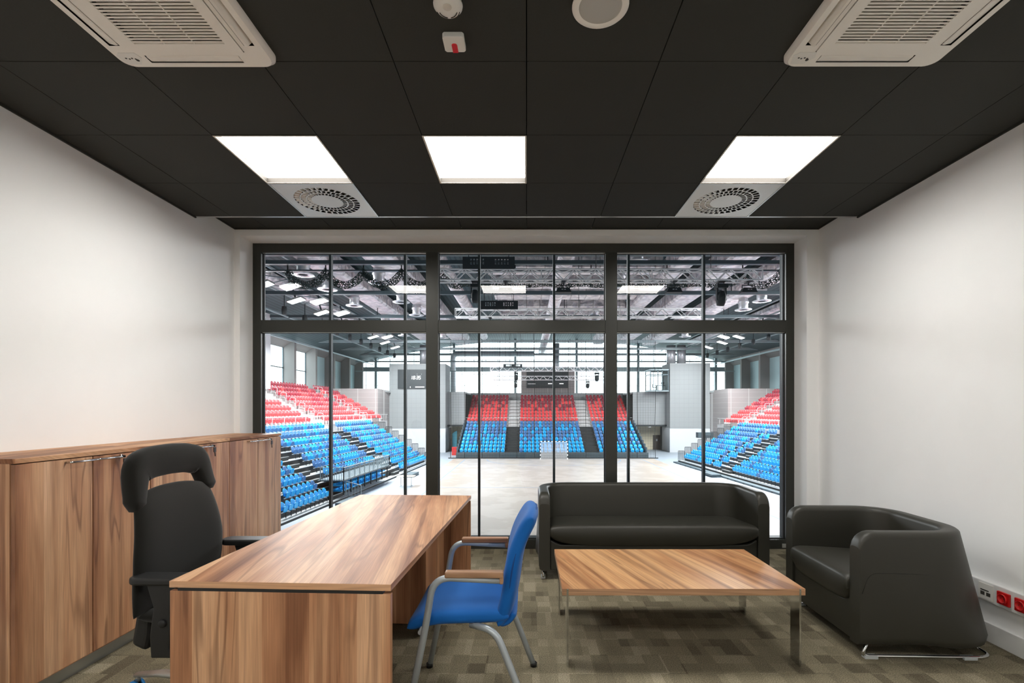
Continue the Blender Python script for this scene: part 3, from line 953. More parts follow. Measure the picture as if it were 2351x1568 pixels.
# curved link between seat and back
b = MB(); pts = []
def link_fn(u, v):
    q = (v+1)/2; a = -PI/2+q*PI*.42
    return Vector((-.115+.062*math.cos(a)*1.0+.24, u*.20, .49+.062*math.sin(a)*1.05))
b.pillow(link_fn, .020, 10, 12, 0, 8, .020); b.build('seat_link', 'blue_fabric', t)
pp = MB(); ring = []
for k in range(80):
    a = 2*PI*k/80; ca, sa = math.cos(a), math.sin(a); m_ = 1/max(abs(ca), abs(sa))
    sq = .35; uu = ca*(m_*(1-sq)+sq); vv = sa*(m_*(1-sq)+sq)
    ring.append(back_fn(max(-1, min(1, uu)), max(-1, min(1, vv)))+Vector((.006, 0, 0)))
pp.tube(ring, .0035, 6, closed=True); pp.build('piping', 'blue_piping', bk)
for s_, yy in ((-1, 2.03), (1, 2.57)):
    ax = 0 if s_ < 0 else .02
    y = yy-2.30
    f = MB()
    pts = [(-.507+.24, y, .012), (-.42+.24, y, .44), (-.385+.24, y, .655), (-.10+.24, y*.985, .640)]
    f.tube(smooth_path(pts, 8, .075), .0145, 12)
    fr = f.build('front_leg', 'grey_paint', t)
    c = MB(); c.lathe([(.0001, 0), (.017, 0), (.018, .02), (.0145, .022)], (-.509+.24, y, 0), 12); c.build('foot_cap', 'black_plastic', fr)
    r_ = MB(); pts = [(-.24+.24, y*.72, .428), (-.13+.24, y*.93, .425), (-.055+.24, y*1.0, .25), (.035+.24, y*1.03, .012)]
    r_.tube(smooth_path(pts, 8, .07), .0145, 12); rr_ = r_.build('rear_leg', 'grey_paint', t)
    c = MB(); c.lathe([(.0001, 0), (.017, 0), (.018, .02), (.0145, .022)], (.037+.24, y*1.03, 0), 12); c.build('foot_cap', 'black_plastic', rr_)
    a_ = MB()
    a_.box(-.338+.24, -.096+.24, y*.99-.021, y*.99+.021, .655, .680)
    a_.box(-.112+.24, -.096+.24, y*.985-.018, y*.985+.018, .628, .662)
    a_.build('arm_pad', 'wood_pad', t, bevel=.006, seg=3)
b = MB(); b.tube([(-.44+.24, -.27, .425), (-.44+.24, .27, .425)], .011, 10); b.tube([(-.21+.24, -.20, .428), (-.21+.24, .20, .428)], .011, 10)
b.build('cross_tube', 'grey_paint', t)

# ---- office chair (black, high back with headrest)
t = thing('office_chair', 'black high-back office chair with looped headrest behind the desk', 'office chair', (-1.46, 2.25, 0), math.radians(-1))
def ob_fn(u, v):
    q = (v+1)/2; z = .50+.515*q
    w_ = .272-.045*max(0, q-.45)**1.2*2.2-.03*max(0, .25-q)*2
    x = -.145-.035*q+.035*math.sin(PI*q*.9)-.11*max(0, .12-q)*0
    x += .018*u*u
    z += -.035*abs(u)**2.5*max(0, v)
    return Vector((x, u*w_-.012, z))
b = MB(); b.pillow(ob_fn, .035, 22, 26, 0, 6, .030); bk = b.build('backrest', 'black_fabric', t)
h = MB()
pts = [(-.148, -.232, .925), (-.160, -.222, .97), (-.172, -.208, 1.03), (-.182, -.192, 1.095), (-.188, -.12, 1.118), (-.188, 0, 1.124), (-.188, .12, 1.118), (-.182, .192, 1.095), (-.172, .208, 1.03), (-.160, .212, .99), (-.148, .214, .955)]
P_ = smooth_path(pts, 4, .05)
# sweep an upright oval so the top bar is tall and the sides are slim
vs = []; nseg = 16; NP = len(P_)
for i, p in enumerate(P_):
    a = P_[max(0, i-1)]; c = P_[min(NP-1, i+1)]; d = (c-a).normalized()
    n1 = Vector((1, 0, 0)); n2 = d.cross(n1).normalized()
    mid = 1-abs(p.y)/.22; hgt = .036+.034*min(1, max(0, mid)*5); thk = .036
    endk = min(1, min(i, NP-1-i)/3+.55)
    for k in range(nseg):
        an = 2*PI*k/nseg; ca, sa = math.cos(an), math.sin(an)
        vs.append(p+n1*thk*endk*math.copysign(abs(ca)**.7, ca)+n2*hgt*endk*math.copysign(abs(sa)**.6, sa))
fs = []
for i in range(NP-1):
    for k in range(nseg):
        k2 = (k+1) % nseg; fs.append((i*nseg+k, i*nseg+k2, (i+1)*nseg+k2, (i+1)*nseg+k))
fs += [tuple(reversed(range(nseg))), tuple((NP-1)*nseg+k for k in range(nseg))]
h.add(vs, fs, 0, True); h.build('headrest', 'black_fabric', t)
def st_fn(u, v): return Vector((.10+.245*v, u*(.25-.02*abs(v)), .475-.03*max(0, v-.4)**2*1.5+.012*u*u))
b = MB(); b.pillow(lambda u, v: st_fn(v, u), .045, 20, 20, 0, 7, .035); b.build('seat', 'black_fabric', t)
b = MB()
b.prism([(-.20, .36), (-.135, .33), (-.12, .40), (-.11, .55), (-.155, .66), (-.19, .62), (-.18, .48)], -.20, .20, 1)
b.build('back_shell', 'black_plastic', t, bevel=.02, seg=3)
for s_ in (-1, 1):
    y = s_*.285
    a = MB(); a.prism(rrect(-.115, .155, y-.045, y+.045, (.04, .035, .035, .04), 6), .656, .686)
    pad = a.build('arm_pad', 'black_plastic', t, bevel=.010, seg=4)
    s2 = MB(); s2.prism([(-.05, .66), (.075, .66), (.05, .56), (.045, .40), (.06, .36), (-.03, .36), (-.035, .45), (-.02, .56)], y-.018*1, y+.018, 1)
    s2.tube([(.0, y, .38), (.0, y*.4, .37)], .02, 10)
    s2.lathe([(.0001, .028), (.016, .028), (.018, .0)], (.02, y, .5), 14, 0, Matrix.Rotation(PI/2*(1 if s_ < 0 else -1), 4, 'X'))
    s2.build('arm_post', 'black_plastic', t, bevel=.006)
b = MB(); b.box(-.07, .13, -.09, .09, .335, .435); b.build('tilt_mechanism', 'black_plastic', t, bevel=.02)
b = MB(); b.tube([(0, 0, .10), (0, 0, .35)], .024, 16); b.build('gas_lift', 'black_plastic', t)
for k in range(5):
    a = PI-.2+2*PI*k/5; c, s_ = math.cos(a), math.sin(a)
    l = MB(); R_ = .41
    l.tube([(0, 0, .115), (c*.12, s_*.12, .118), (c*.27, s_*.27, .108), (c*R_, s_*R_, .085)], .02, 10, flat=.62, radii=[.036, .030, .023, .018])
    l.tube([(c*(R_-.008), s_*(R_-.008), .09), (c*(R_-.008), s_*(R_-.008), .055)], .011, 8)
    lg = l.build('base_leg', 'alu', t)
    w_ = MB(); ax = Vector((-s_, c, 0)); T = ax.to_track_quat('Z', 'Y').to_matrix().to_4x4()
    cc = (c*(R_+.002), s_*(R_+.002), .030)
    w_.lathe([(.0001, -.020), (.024, -.020), (.0295, -.013), (.030, -.006)], cc, 20, 0, T)
    w_.lathe([(.030, .006), (.0295, .013), (.024, .020), (.0001, .020)], cc, 20, 0, T)
    w_.lathe([(.023, -.006), (.023, .006)], cc, 16, 0, T)
    ww = w_.build('castor_wheel', 'black_plastic', lg)
    r_ = MB(); r_.lathe([(.024, -.0205), (.0302, -.0205), (.0306, -.008), (.024, -.008)], cc, 20, 0, T); r_.lathe([(.024, .008), (.0306, .008), (.0302, .0205), (.024, .0205)], cc, 20, 0, T)
    r_.build('castor_tread', 'blue_tread', ww)
# ================================================================== THE SPORTS HALL
GZ = -4.32
ORD = ['first', 'second', 'third', 'fourth', 'fifth', 'sixth', 'seventh', 'eighth', 'ninth', 'tenth', 'eleventh', 'twelfth', 'thirteenth', 'fourteenth', 'fifteenth', 'sixteenth', 'seventeenth', 'eighteenth', 'nineteenth', 'twentieth', 'last']
SA = {'cab': dict(sg=-1, a1=13.9, k=.063), 'arm': dict(sg=1, a1=19.4, k=-.0533)}
def SP(side, a, y, z):
    q = SA[side]; return Vector((q['sg']*a + q['k']*y, y, z))
def row_a(side, n):
    a1 = SA[side]['a1']
    return a1+.70*(n-1) if n <= 9 else a1+6.6+.8*(n-10)
def row_top(side, n):      # height of the seat back's top
    if side == 'cab':
        D = 4.72-(4.72-1.06)*(n-1)/8 if n <= 9 else .5-.449*(n-10)
    else:
        D = 4.58-(4.58-1.32)*(n-1)/8 if n <= 9 else .97-.477*(n-10)
    return 1.35-D
SEAT_H = .84     # seat back top above the step it stands on
def row_step(side, n): return row_top(side, n)-SEAT_H-.008

struct('floor_hall', MB().box(-30, 36, 5.3, 80, GZ-.2, GZ), 'apron_floor')
struct('floor_court', MB().box(-8.35, 14.6, 12, 56.3, GZ, GZ+.012), 'court_floor')
b = MB(); z = GZ+.0135
def fline(p, q, w_=.06): b.bar((p[0], p[1], z), (q[0], q[1], z), w_, .003)
cx = 3.05
fline((cx-10, 15.5), (cx-10, 55.5)); fline((cx+10, 15.5), (cx+10, 55.5)); fline((cx-10, 55.5), (cx+10, 55.5)); fline((cx-10, 35.5), (cx+10, 35.5))
for s_ in (-1, 1):
    pts = [(cx+s_*(1.5+6*math.sin(a*PI/2/10)), 55.5-6*math.cos(a*PI/2/10)) for a in range(11)]
    for i in range(10): fline(pts[i], pts[i+1])
fline((cx-1.5, 49.5), (cx+1.5, 49.5))
struct('trim_20', b, 'line_blue')

# shell of the hall
def roof_z(x): return 12.4-3.6*((x-3.0)/28.5)**2
b = MB(); xs = [-27+i*1.5 for i in range(41)]
for i in range(40):
    x0, x1 = xs[i], xs[i+1]
    b.add([(x0, 5, roof_z(x0)), (x1, 5, roof_z(x1)), (x1, 78, roof_z(x1)), (x0, 78, roof_z(x0)),
           (x0, 5, roof_z(x0)+.3), (x1, 5, roof_z(x1)+.3), (x1, 78, roof_z(x1)+.3), (x0, 78, roof_z(x0)+.3)],
          [(0, 3, 2, 1), (4, 5, 6, 7), (0, 1, 5, 4), (2, 3, 7, 6)])
struct('ceiling_hall', b, 'deck_corrugated')
b = MB(); b.box(-27, -3, 4.97, 5.15, GZ, 12); b.box(3, 33, 4.97, 5.15, GZ, 12); b.box(-3, 3, 4.97, 5.15, 3.25, 12.6); b.box(-3, 3, 4.97, 5.15, GZ, -.16)
struct('wall_hall_near', b, 'hall_white')
# side walls with deep piers, tall windows and pale panels
WL, WR = -26.6, 32.0
for side, X, s_ in (('cabinet_side', WL, 1), ('armchair_side', WR, -1)):
    b = MB()
    x0, x1 = sorted((X, X-s_*.3))
    b.box(x0, x1, 5, 78, GZ, 3.6, 0); b.box(x0, x1, 5, 78, 8.2, 12.0, 0); b.box(x0, x1, 5, 42, 3.6, 8.2, 0)
    # teal panels in the far bays
    b.box(x0, x1, 59.4, 77, 3.6, 8.2, 1)
    struct('wall_'+side, b, ['wall_teal_grey', 'panel_teal'])
    piers = [42.3, 47.6, 53.5, 58.9, 64.5, 70.1, 75.7]
    for y in piers:
        p = MB(); px0, px1 = sorted((X, X+s_*1.25))
        p.box(px0, px1, y, y+.45, 3.4, 9.0)
        o = struct('pillar', p, 'pier_grey')
    for i in range(3):
        y0, y1 = piers[i]+.45, piers[i+1]
        wdw = thing('window_%d' % ((2 if s_ > 0 else 5)+i), None, None, (X, y0, 3.6), 0, None, 'structure')
        f = MB()
        for yy in (0, (y1-y0)/2, y1-y0): f.box(-.06, .06, yy-.05, yy+.05, 0, 4.6)
        for zz in (0.05, 2.3, 4.55): f.box(-.05, .05, 0, y1-y0, zz-.05, zz+.05)
        f.build('window_frame', 'hall_steel', wdw)
        gp = MB(); gp.add([(0, 0, 0), (0, y1-y0, 0), (0, y1-y0, 4.6), (0, 0, 4.6)], [(0, 1, 2, 3)])
        gp.build('glass_pane', 'clear_glass', wdw)
    # coving band that leans inward over the windows
    b = MB()
    a0, a1 = X+s_*.02, X+s_*1.3
    b.prism([(a0, 8.1), (a1, 9.0), (a1, 9.15), (a0, 9.15)] if s_ > 0 else [(a0, 8.1), (a0, 9.15), (a1, 9.15), (a1, 9.0)], 42, 76.4, 1)
    struct('beam_'+side, b, 'pier_grey')

# far wall: glazed band above a grey acoustic wall
FY = 76.5
b = MB()
b.box(-27, 33, FY, FY+.3, GZ, 3.85, 0)
struct('wall_far', b, 'acoustic_grey')
wf = thing('window_8', None, None, (3, FY, 3.85), 0, None, 'structure')
f = MB()
cols_x = [-23.5, -11.3, -1.77, 7.8, 17.4, 29.5]
f2 = MB()
for x in cols_x: f2.box(x-3-.17, x-3+.17, -.25, .15, 0, 8.6)
f2.box(-30, 30, -.12, .12, 3.45, 4.1)
f2.build('main_mullion', 'hall_steel_pale', wf)
for i in range(-15, 16): f.box(i*1.87-.03, i*1.87+.03, -.05, .05, 0, 8.6)
for i in range(-15, 16):
    z = (3.0, 1.2)[i % 2]
    f.box(i*1.87, i*1.87+1.87, -.03, .03, z-.03, z+.03)
for zz in (5.2, 6.6): f.box(-30, 30, -.04, .04, zz-.04, zz+.04)
f.build('window_frame', 'hall_steel', wf)
gp = MB(); gp.add([(-30, 0, 0), (30, 0, 0), (30, 0, 8.8), (-30, 0, 8.8)], [(0, 1, 2, 3)]); gp.build('glass_pane', 'clear_glass', wf)

# corner terraces, towers, corridor openings
struct('wall_terrace_cabinet_side', MB().box(WL, -17.6, 57.9, 58.2, GZ, 3.82).add([(-17.6, 57.9, GZ), (-18.1, 64.7, GZ), (-18.4, 64.7, GZ), (-17.9, 57.9, GZ), (-17.6, 57.9, 3.82), (-18.1, 64.7, 3.82), (-18.4, 64.7, 3.82), (-17.9, 57.9, 3.82)], [(0, 1, 5, 4), (4, 5, 6, 7), (2, 3, 7, 6)]), 'acoustic_warm')
struct('wall_terrace_armchair_side', MB().box(23.8, WR, 57.9, 58.2, GZ, 3.82).add([(23.8, 57.9, GZ), (24.2, 64.7, GZ), (24.5, 64.7, GZ), (24.1, 57.9, GZ), (23.8, 57.9, 3.82), (24.2, 64.7, 3.82), (24.5, 64.7, 3.82), (24.1, 57.9, 3.82)], [(0, 1, 5, 4), (4, 5, 6, 7), (2, 3, 7, 6)]), 'acoustic_warm')
struct('floor_terrace', MB().box(WL, -17.9, 58.2, FY, 3.55, 3.8).box(24.1, WR, 58.2, FY, 3.55, 3.8).box(-18.2, 24.3, 73.6, FY, 3.55, 3.8), 'tread_grey')
b = MB(); b.box(-18.1, -10.7, 64.6, 68.4, -1.1, 7.38, 0); b.box(-18.1, -10.7, 64.66, 68.4, GZ, -1.1, 1)
struct('wall_tower_cabinet_side', b, ['acoustic_grey', 'hall_white'])
b = MB(); b.box(18.9, 24.2, 64.6, 68.4, -1.1, 7.45, 0); b.box(18.9, 24.2, 64.66, 68.4, GZ, -1.1, 1)
struct('wall_tower_armchair_side', b, ['acoustic_grey', 'hall_white'])
b = MB(); b.box(-10.7, -8.3, 66.3, 66.6, -.9, 3.72); b.box(14.4, 18.9, 66.3, 66.6, -.9, 3.72)
b.box(-10.7, -8.3, 66.6, FY, 3.5, 3.72); b.box(14.4, 18.9, 66.6, FY, 3.5, 3.72)
struct('wall_corridor_upper', b, 'acoustic_grey')
b = MB(); b.box(-10.7, -8.3, 69.3, 69.5, GZ, -.6); b.box(14.4, 18.9, 69.3, 69.5, GZ, -.6)
struct('wall_corridor', b, 'beige_block')
struct('beam_corridor', MB().box(-11.0, -7.2, 66.1, 66.3, -.92, -.72).box(14.4, 20.2, 66.1, 66.3, -.92, -.72), 'hall_dark')
struct('wall_far_middle', MB().box(-8.3, 14.4, 73.4, 73.6, GZ, 3.82), 'acoustic_grey')
d = thing('door_1', None, None, (19.4, 69.26, GZ), 0, None, 'structure')
MB().box(-.5, .5, -.04, 0, 0, 2.05).build('door_leaf', 'door_brown', thing('door_2', None, None, (18.35, 69.28, GZ), 0, None, 'structure'))
MB().box(-.05, .0, -3.0, -2.0, 0, 2.05).build('door_leaf', 'door_brown', d)
n_ = MB(); n_.box(18.30, 18.48, 69.22, 69.235, GZ+1.2, GZ+1.5)
put(n_.build('door_notice', 'hall_white'), 'white paper notice on the dark corridor door', 'notice')
n_ = MB(); n_.lathe([(.22, 0), (.24, .05), (.0001, .06)], (16.6, 66.2, -1.05), 14); 
put(n_.build('corridor_lamp', 'hall_white'), 'round white lamp on the beam over the corridor with the brown door', 'lamp')
n_ = MB(); n_.lathe([(.22, 0), (.24, .05), (.0001, .06)], (-10.3, 66.2, -1.05), 14); 
put(n_.build('corridor_lamp', 'hall_white'), 'round white lamp on the beam over the corridor with the teal banner', 'lamp')

# control booth: glazed box in front of the corner
t = thing('control_booth', 'glazed control booth on the far wall beside the grey tower', 'booth', (17.65, 64.9, 3.83))
b = MB()
X0, X1, Y0, Y1, Z1 = -1.25, 1.12, 0, 2.6, 2.75
for x in (X0, X1):
    for y in (Y0, Y1): b.box(x-.06, x+.06, y-.06, y+.06, 0, Z1)
for z in (.04, 2.15, Z1-.06): b.box(X0, X1, Y0-.05, Y0+.05, z-.05, z+.05); b.box(X0, X1, Y1-.05, Y1+.05, z-.05, z+.05); b.box(X0-.05, X0+.05, Y0, Y1, z-.05, z+.05); b.box(X1-.05, X1+.05, Y0, Y1, z-.05, z+.05)
for x in (-.25, .3): b.box(x-.05, x+.05, -.05, .05, 0, Z1)
b.build('booth_frame', 'hall_steel', t)
MB().box(X0-.1, X1+.1, Y0-.1, Y1+.1, Z1, Z1+.1).build('roof_slab', 'hall_steel_pale', t); MB().box(X0-.1, X1+.1, Y0-.1, Y1+.1, -.1, 0).build('floor_slab', 'hall_steel_pale', t)
g_ = MB(); g_.add([(X0, 0, 0), (X1, 0, 0), (X1, 0, Z1), (X0, 0, Z1)], [(0, 1, 2, 3)]); g_.add([(X0, 0, 0), (X0, Y1, 0), (X0, Y1, Z1), (X0, 0, Z1)], [(0, 1, 2, 3)])
g_.build('glass_pane', 'clear_glass', t)
t2 = thing('desk', 'small dark desk with monitor inside the control booth', 'desk', (18.05, 66.1, 3.835))
MB().box(-.6, .6, -.35, .35, .72, .76).build('desk_top', 'hall_dark', t2); MB().box(-.55, -.5, -.3, .3, 0, .72).build('leg', 'hall_dark', t2); MB().box(.5, .55, -.3, .3, 0, .72).build('leg', 'hall_dark', t2)
mo = MB(); mo.box(.1, .5, -.03, .03, .12, .42); mo.box(.28, .32, -.02, .02, 0, .12); mo.box(.2, .4, -.1, .1, 0, .02)
put(mo.build('monitor', 'hall_dark'), 'dark monitor on the desk inside the control booth', 'monitor').location = (18.05, 66.1, 4.598)
oc = MB(); oc.box(-.22, .22, -.2, .2, .44, .5); oc.box(-.24, -.2, -.18, .18, .5, .95); oc.tube([(0, 0, .06), (0, 0, .44)], .03, 6); oc.box(-.26, .26, -.03, .03, .0, .06); oc.box(-.03, .03, -.26, .26, .0, .06)
put(oc.build('swivel_chair', 'hall_dark'), 'dark swivel chair at the desk inside the control booth', 'chair').location = (17.2, 66.0, 3.84)

# scoreboard with clock
t = thing('scoreboard', 'dark scoreboard showing 18:35 on the grey tower', 'scoreboard', (-14.35, 64.55, 5.35))
MB().box(-2.6, 2.6, -.12, .04, -1.25, 1.25).build('housing', 'board_black', t)
dg = MB()
SEG = {'1': 'bc', '8': 'abcdefg', '3': 'abcdg', '5': 'acdfg'}
def digit(ch, x, z, h, mb, y=-.14, sl=.12):
    wd = h*.5; th = h*.13
    P = {'a': ((0, h), (wd, h)), 'b': ((wd, h), (wd, h/2)), 'c': ((wd, h/2), (wd, 0)), 'd': ((0, 0), (wd, 0)), 'e': ((0, h/2), (0, 0)), 'f': ((0, h), (0, h/2)), 'g': ((0, h/2), (wd, h/2))}
    for s2 in SEG[ch]:
        (a0, z0), (a1, z1) = P[s2]
        mb.bar((x+a0+sl*z0, y, z+z0), (x+a1+sl*z1, y, z+z1), th, .02, 0, (0, 1, 0))
for ch, x in (('1', -.72), ('8', -.34), ('3', .08), ('5', .40)): digit(ch, x-.22, -.02, .40, dg)
dg.box(-.23, -.18, -.15, -.13, .02, .09)
dg.build('clock_lettering', 'digit_on', t)
lg = MB(); lg.box(-.28, .9, -.14, -.125, -1.10, -1.0); lg.box(-.98, -.9, -.14, -.125, -1.15, -.98); lg.box(1.55, 1.63, -.14, -.125, -1.15, -.98); lg.box(-.05, -.02, -.14, -.125, .62, .65); lg.box(.5, .53, -.14, -.125, .62, .65)
lg.build('lit_marking', 'digit_on', t)

# centre display wall over the far stand
struct('wall_display', MB().box(-.8, 7.2, 73.3, 74.6, 3.82, 7.3), 'acoustic_warm')
t = thing('display_board', 'long black display board on the wall above the far stand', 'display', (3.1, 73.24, 5.75))
MB().box(-3.1, 3.1, -.1, .05, -1.2, 1.2).build('housing', 'board_black', t)
b = MB()
for x in (.4, 2.1):
    for z in (.55, -.55): b.box(x-.3, x+.3, -.12, -.1, z-.05, z+.05)
for i in range(9): b.box(-2.9+i*.13, -2.84+i*.13, -.12, -.1, -.6, -.55)
b.build('lit_marking', 'digit_on', t)

# ---------------------------------------------------------------- grandstands
def stand_mesh(side, n0, n1, y0, y1, name, mats, parent, below, tread_d, front_extra=0.0):
    b = MB()
    for n in range(n0, n1+1):
        a = row_a(side, n)-.42; a2 = row_a(side, n+1)-.42 if n < n1 else a+tread_d
        zt = row_step(side, n); zb = max(GZ, zt-below)
        pa = [SP(side, a, y0, zb), SP(side, a, y1, zb), SP(side, a, y1, zt), SP(side, a, y0, zt)]
        b.add(pa, [(0, 1, 2, 3)] if SA[side]['sg'] < 0 else [(3, 2, 1, 0)], 1)
        pb = [SP(side, a, y0, zt), SP(side, a, y1, zt), SP(side, a2+.05, y1, zt), SP(side, a2+.05, y0, zt)]
        b.add(pb, [(0, 3, 2, 1)] if SA[side]['sg'] > 0 else [(0, 1, 2, 3)], 0)
        # nosing strip along the tread edge
        b.bar(SP(side, a+.02, y0, zt+.012), SP(side, a+.02, y1, zt+.012), .07, .03, 2)
        for yy in (y0, y1):
            q = [SP(side, a, yy, zb), SP(side, a2+.05, yy, zb), SP(side, a2+.05, yy, zt), SP(side, a, yy, zt)]
            b.add(q, [(0, 1, 2, 3)], 1)
    return b.build(name, mats, parent)
BLK_BLUE = [(21.2, 29.7), (32.2, 40.9), (43.2, 51.6)]
BLK_RED = [(22.0, 30.0), (32.0, 40.6), (42.8, 51.2), (52.5, 56.9)]
side_word = {'cab': 'on the cabinet side', 'arm': 'on the armchair side'}
for side in ('cab', 'arm'):
    st = thing('grandstand', 'stepped spectator stand %s, blue rows below and red rows above' % side_word[side], 'grandstand', (0, 0, 0), 0, 'hall grandstands')
    stand_mesh(side, 1, 9, 20.6, 52.3, 'telescopic_tier', ['tread_grey', 'riser_black', 'alu'], st, .50, .75)
    stand_mesh(side, 10, 17, 31.0 if side == 'cab' else 20.6, 57.8, 'upper_tier', ['tier_concrete', 'tier_concrete', 'tier_concrete'], st, .9, 1.6)
    # intermediate steps in the aisles
    b = MB()
    for (ya, yb) in ((30.1, 31.6), (41.3, 42.8)):
        for n in range(1, 9):
            a = row_a(side, n+1)-.42-.34; z = (row_step(side, n)+row_step(side, n+1))/2
            pts = [SP(side, a, ya, row_step(side, n)), SP(side, a+.36, ya, row_step(side, n)), SP(side, a+.36, yb, row_step(side, n)), SP(side, a, yb, row_step(side, n))]
            up = [p.copy() for p in pts]
            for p in up: p.z = z
            b.add(pts+up, [(4, 5, 6, 7), (0, 1, 5, 4), (1, 2, 6, 5), (2, 3, 7, 6), (3, 0, 4, 7)], 0)
            b.bar(up[0]+Vector((0, 0, .01)), up[3]+Vector((0, 0, .01)), .06, .025, 1)
    b.build('aisle_step', ['riser_black', 'alu'], st)
    # white steps of the upper aisles
    b = MB()
    for (ya, yb) in ((40.8, 42.6), (51.35, 52.28)):
        for n in range(9, 17):
            a = row_a(side, n+1)-.42-.42; z0 = row_step(side, n); z = (z0+row_step(side, n+1))/2
            pts = [SP(side, a, ya, z0), SP(side, a+.42, ya, z0), SP(side, a+.42, yb, z0), SP(side, a, yb, z0)]
            up = [Vector((p.x, p.y, z)) for p in pts]
            b.add(pts+up, [(4, 5, 6, 7), (0, 1, 5, 4), (1, 2, 6, 5), (2, 3, 7, 6), (3, 0, 4, 7)], 0)
    b.build('upper_step', 'tier_concrete', st)
    # dark front box at the floor with small openings
    b = MB(); a = row_a(side, 1)-.95
    zf = row_step(side, 1)
    for (ya, yb) in ((20.6, 52.3),):
        p = [SP(side, a, ya, GZ), SP(side, a, yb, GZ), SP(side, a+.6, yb, GZ), SP(side, a+.6, ya, GZ)]
        q = [Vector((v.x, v.y, zf-.12)) for v in p]
        b.add(p+q, [(4, 5, 6, 7), (0, 1, 5, 4), (1, 2, 6, 5), (2, 3, 7, 6), (3, 0, 4, 7)], 0)
    for i in range(24):
        y = 21.5+i*1.3; b.bar(SP(side, a-.01, y, zf-.26), SP(side, a-.01, y+.2, zf-.26), .03, .16, 1)
    b.build('front_box', ['tread_grey' if side == 'cab' else 'hall_steel', 'hall_dark'], st)
    # low loose steps on the floor at the aisle feet
    for y in (29.4, 41.8):
        p0 = SP(side, a-.45, y, GZ)
        o = MB(); o.box(-.4, .4, -1.0, 1.0, 0, .24); o.box(-.4, .0, -1.0, 1.0, 0, .10) if side == 'arm' else None
        ob = o.build('step_block', 'hall_steel'); ob.location = p0; ob.rotation_euler = (0, 0, -math.atan(SA[side]['k']))
        put(ob, 'grey step block on the floor, %s aisle of the stand %s' % ('nearer' if y < 35 else 'farther', side_word[side]), 'step', 'step blocks at the feet of the aisles')
    # wall behind the last row
    # stepped picket railing at the far end
    r = thing('end_railing', 'dark stepped picket railing closing the far end of the stand %s' % side_word[side], 'railing', (0, 0, 0), 0, 'picket railings of the side stands')
    for n in range(1, 10):
        b = MB(); a0 = row_a(side, n)-.40; a1 = a0+.62; z0 = row_step(side, n); yy = 52.33
        h0, h1 = z0-.25, z0+1.0
        b.bar(SP(side, a0, yy, h1), SP(side, a1, yy, h1), .05, .05)
        for k in range(6):
            aa = a0+(a1-a0)*k/5; b.bar(SP(side, aa, yy, h0), SP(side, aa, yy, h1), .045, .045)
        b.build('railing_panel', 'riser_black', r)
    # rail in front of the red rows
    r = thing('handrail', 'long silver handrail in front of the red rows %s' % side_word[side], 'railing', (0, 0, 0), 0, 'handrails before the red rows')
    b = MB(); aa = row_a(side, 10)-.72; z = row_step(side, 10)+.78
    b.tube([SP(side, aa, 22, z), SP(side, aa, 57, z)], .035, 6); b.build('rail', 'rail_silver', r)
    for i in range(24):
        if i*1.5+22 > 57: break
        b = MB(); b.tube([SP(side, aa, 22+i*1.5, z-.9), SP(side, aa, 22+i*1.5, z)], .022, 6); b.build('post', 'rail_silver', r)
    # hoop handrails in the red aisles
    k_ = 0
    for ya, word, ed in ((40.9, 'nearer', 'near'), (42.5, 'nearer', 'far'), (51.4, 'farther', 'near'), (52.3, 'farther', 'far')):
        for n in range(10, 17):
            z0 = row_step(side, n); a0 = row_a(side, n)-.2
            pts = [(0, 0, .006), (0, 0, 1.0), (SA[side]['sg']*.5, 0, 1.05), (SA[side]['sg']*.5, 0, .45)]
            h = MB(); h.tube(smooth_path(pts, 4, .16), .019, 6)
            o = h.build('aisle_hoop_rail', 'rail_silver'); o.location = SP(side, a0, ya, z0)
            put(o, 'silver hoop handrail, %s side, %s edge of %s red aisle, %s up' % ({'cab': 'cabinet', 'arm': 'armchair'}[side], ed, word, ORD[n-10]), 'handrail', 'hoop rails, %s aisle, %s' % (word, side_word[side]))

# far stand
FP, FR = .86, .385
def f_y(n): return 58.5+FP*(n-1)
def f_top(n): return 1.35-4.6+FR*(n-1) if n <= 9 else 1.35-4.6+FR*8+.46*(n-9)
st = thing('grandstand', 'stepped spectator stand at the far end behind the goal', 'grandstand', (3.05, 58, GZ), 0, 'hall grandstands')
b = MB(); b2 = MB()
for n in range(1, 18):
    bb = b if n <= 9 else b2
    y = f_y(n)-.45; z = f_top(n)-SEAT_H-GZ; e = .2 if n == 17 else FP
    bb.box(-11.2, 11.1, y-58, y+e+.3-58, max(0, z-.5), z, 0)
    bb.box(-11.2, 11.1, y-58-.01, y-58, max(0, z-.45), z-.02, 1)
    if n > 1:
        for x0, x1 in ((-5.5, -4.05), (4.0, 5.5)): bb.box(x0, x1, y-58-.40, y-58-.012, z-FR-.02, z-FR*.5, 0)
b.build('telescopic_tier', ['riser_black', 'riser_black'], st)
b2.build('upper_tier', ['tier_concrete', 'tier_concrete'], st)
fb = MB(); fb.box(-11.3, 11.2, -.72, -.45, 0, .62); fb.box(-11.3, 11.2, -.76, -.72, .30, .34); fb.build('front_box', 'hall_steel', st)
for s_ in (-1, 1):
    b = MB()
    for n in range(1, 10):
        x = -11.3 if s_ < 0 else 11.15
        b.box(x-.05, x+.10, f_y(n)-58-.45, f_y(n)-58+.41, max(0, f_top(n)-GZ-1.2), f_top(n)-GZ+.1)
    b.build('end_panel', 'hall_steel', st)
b = MB(); b.tube([(-11.2, f_y(10)-58-.6, f_top(10)-GZ-.05), (11.1, f_y(10)-58-.6, f_top(10)-GZ-.05)], .03, 6); b.build('handrail', 'rail_silver', st)

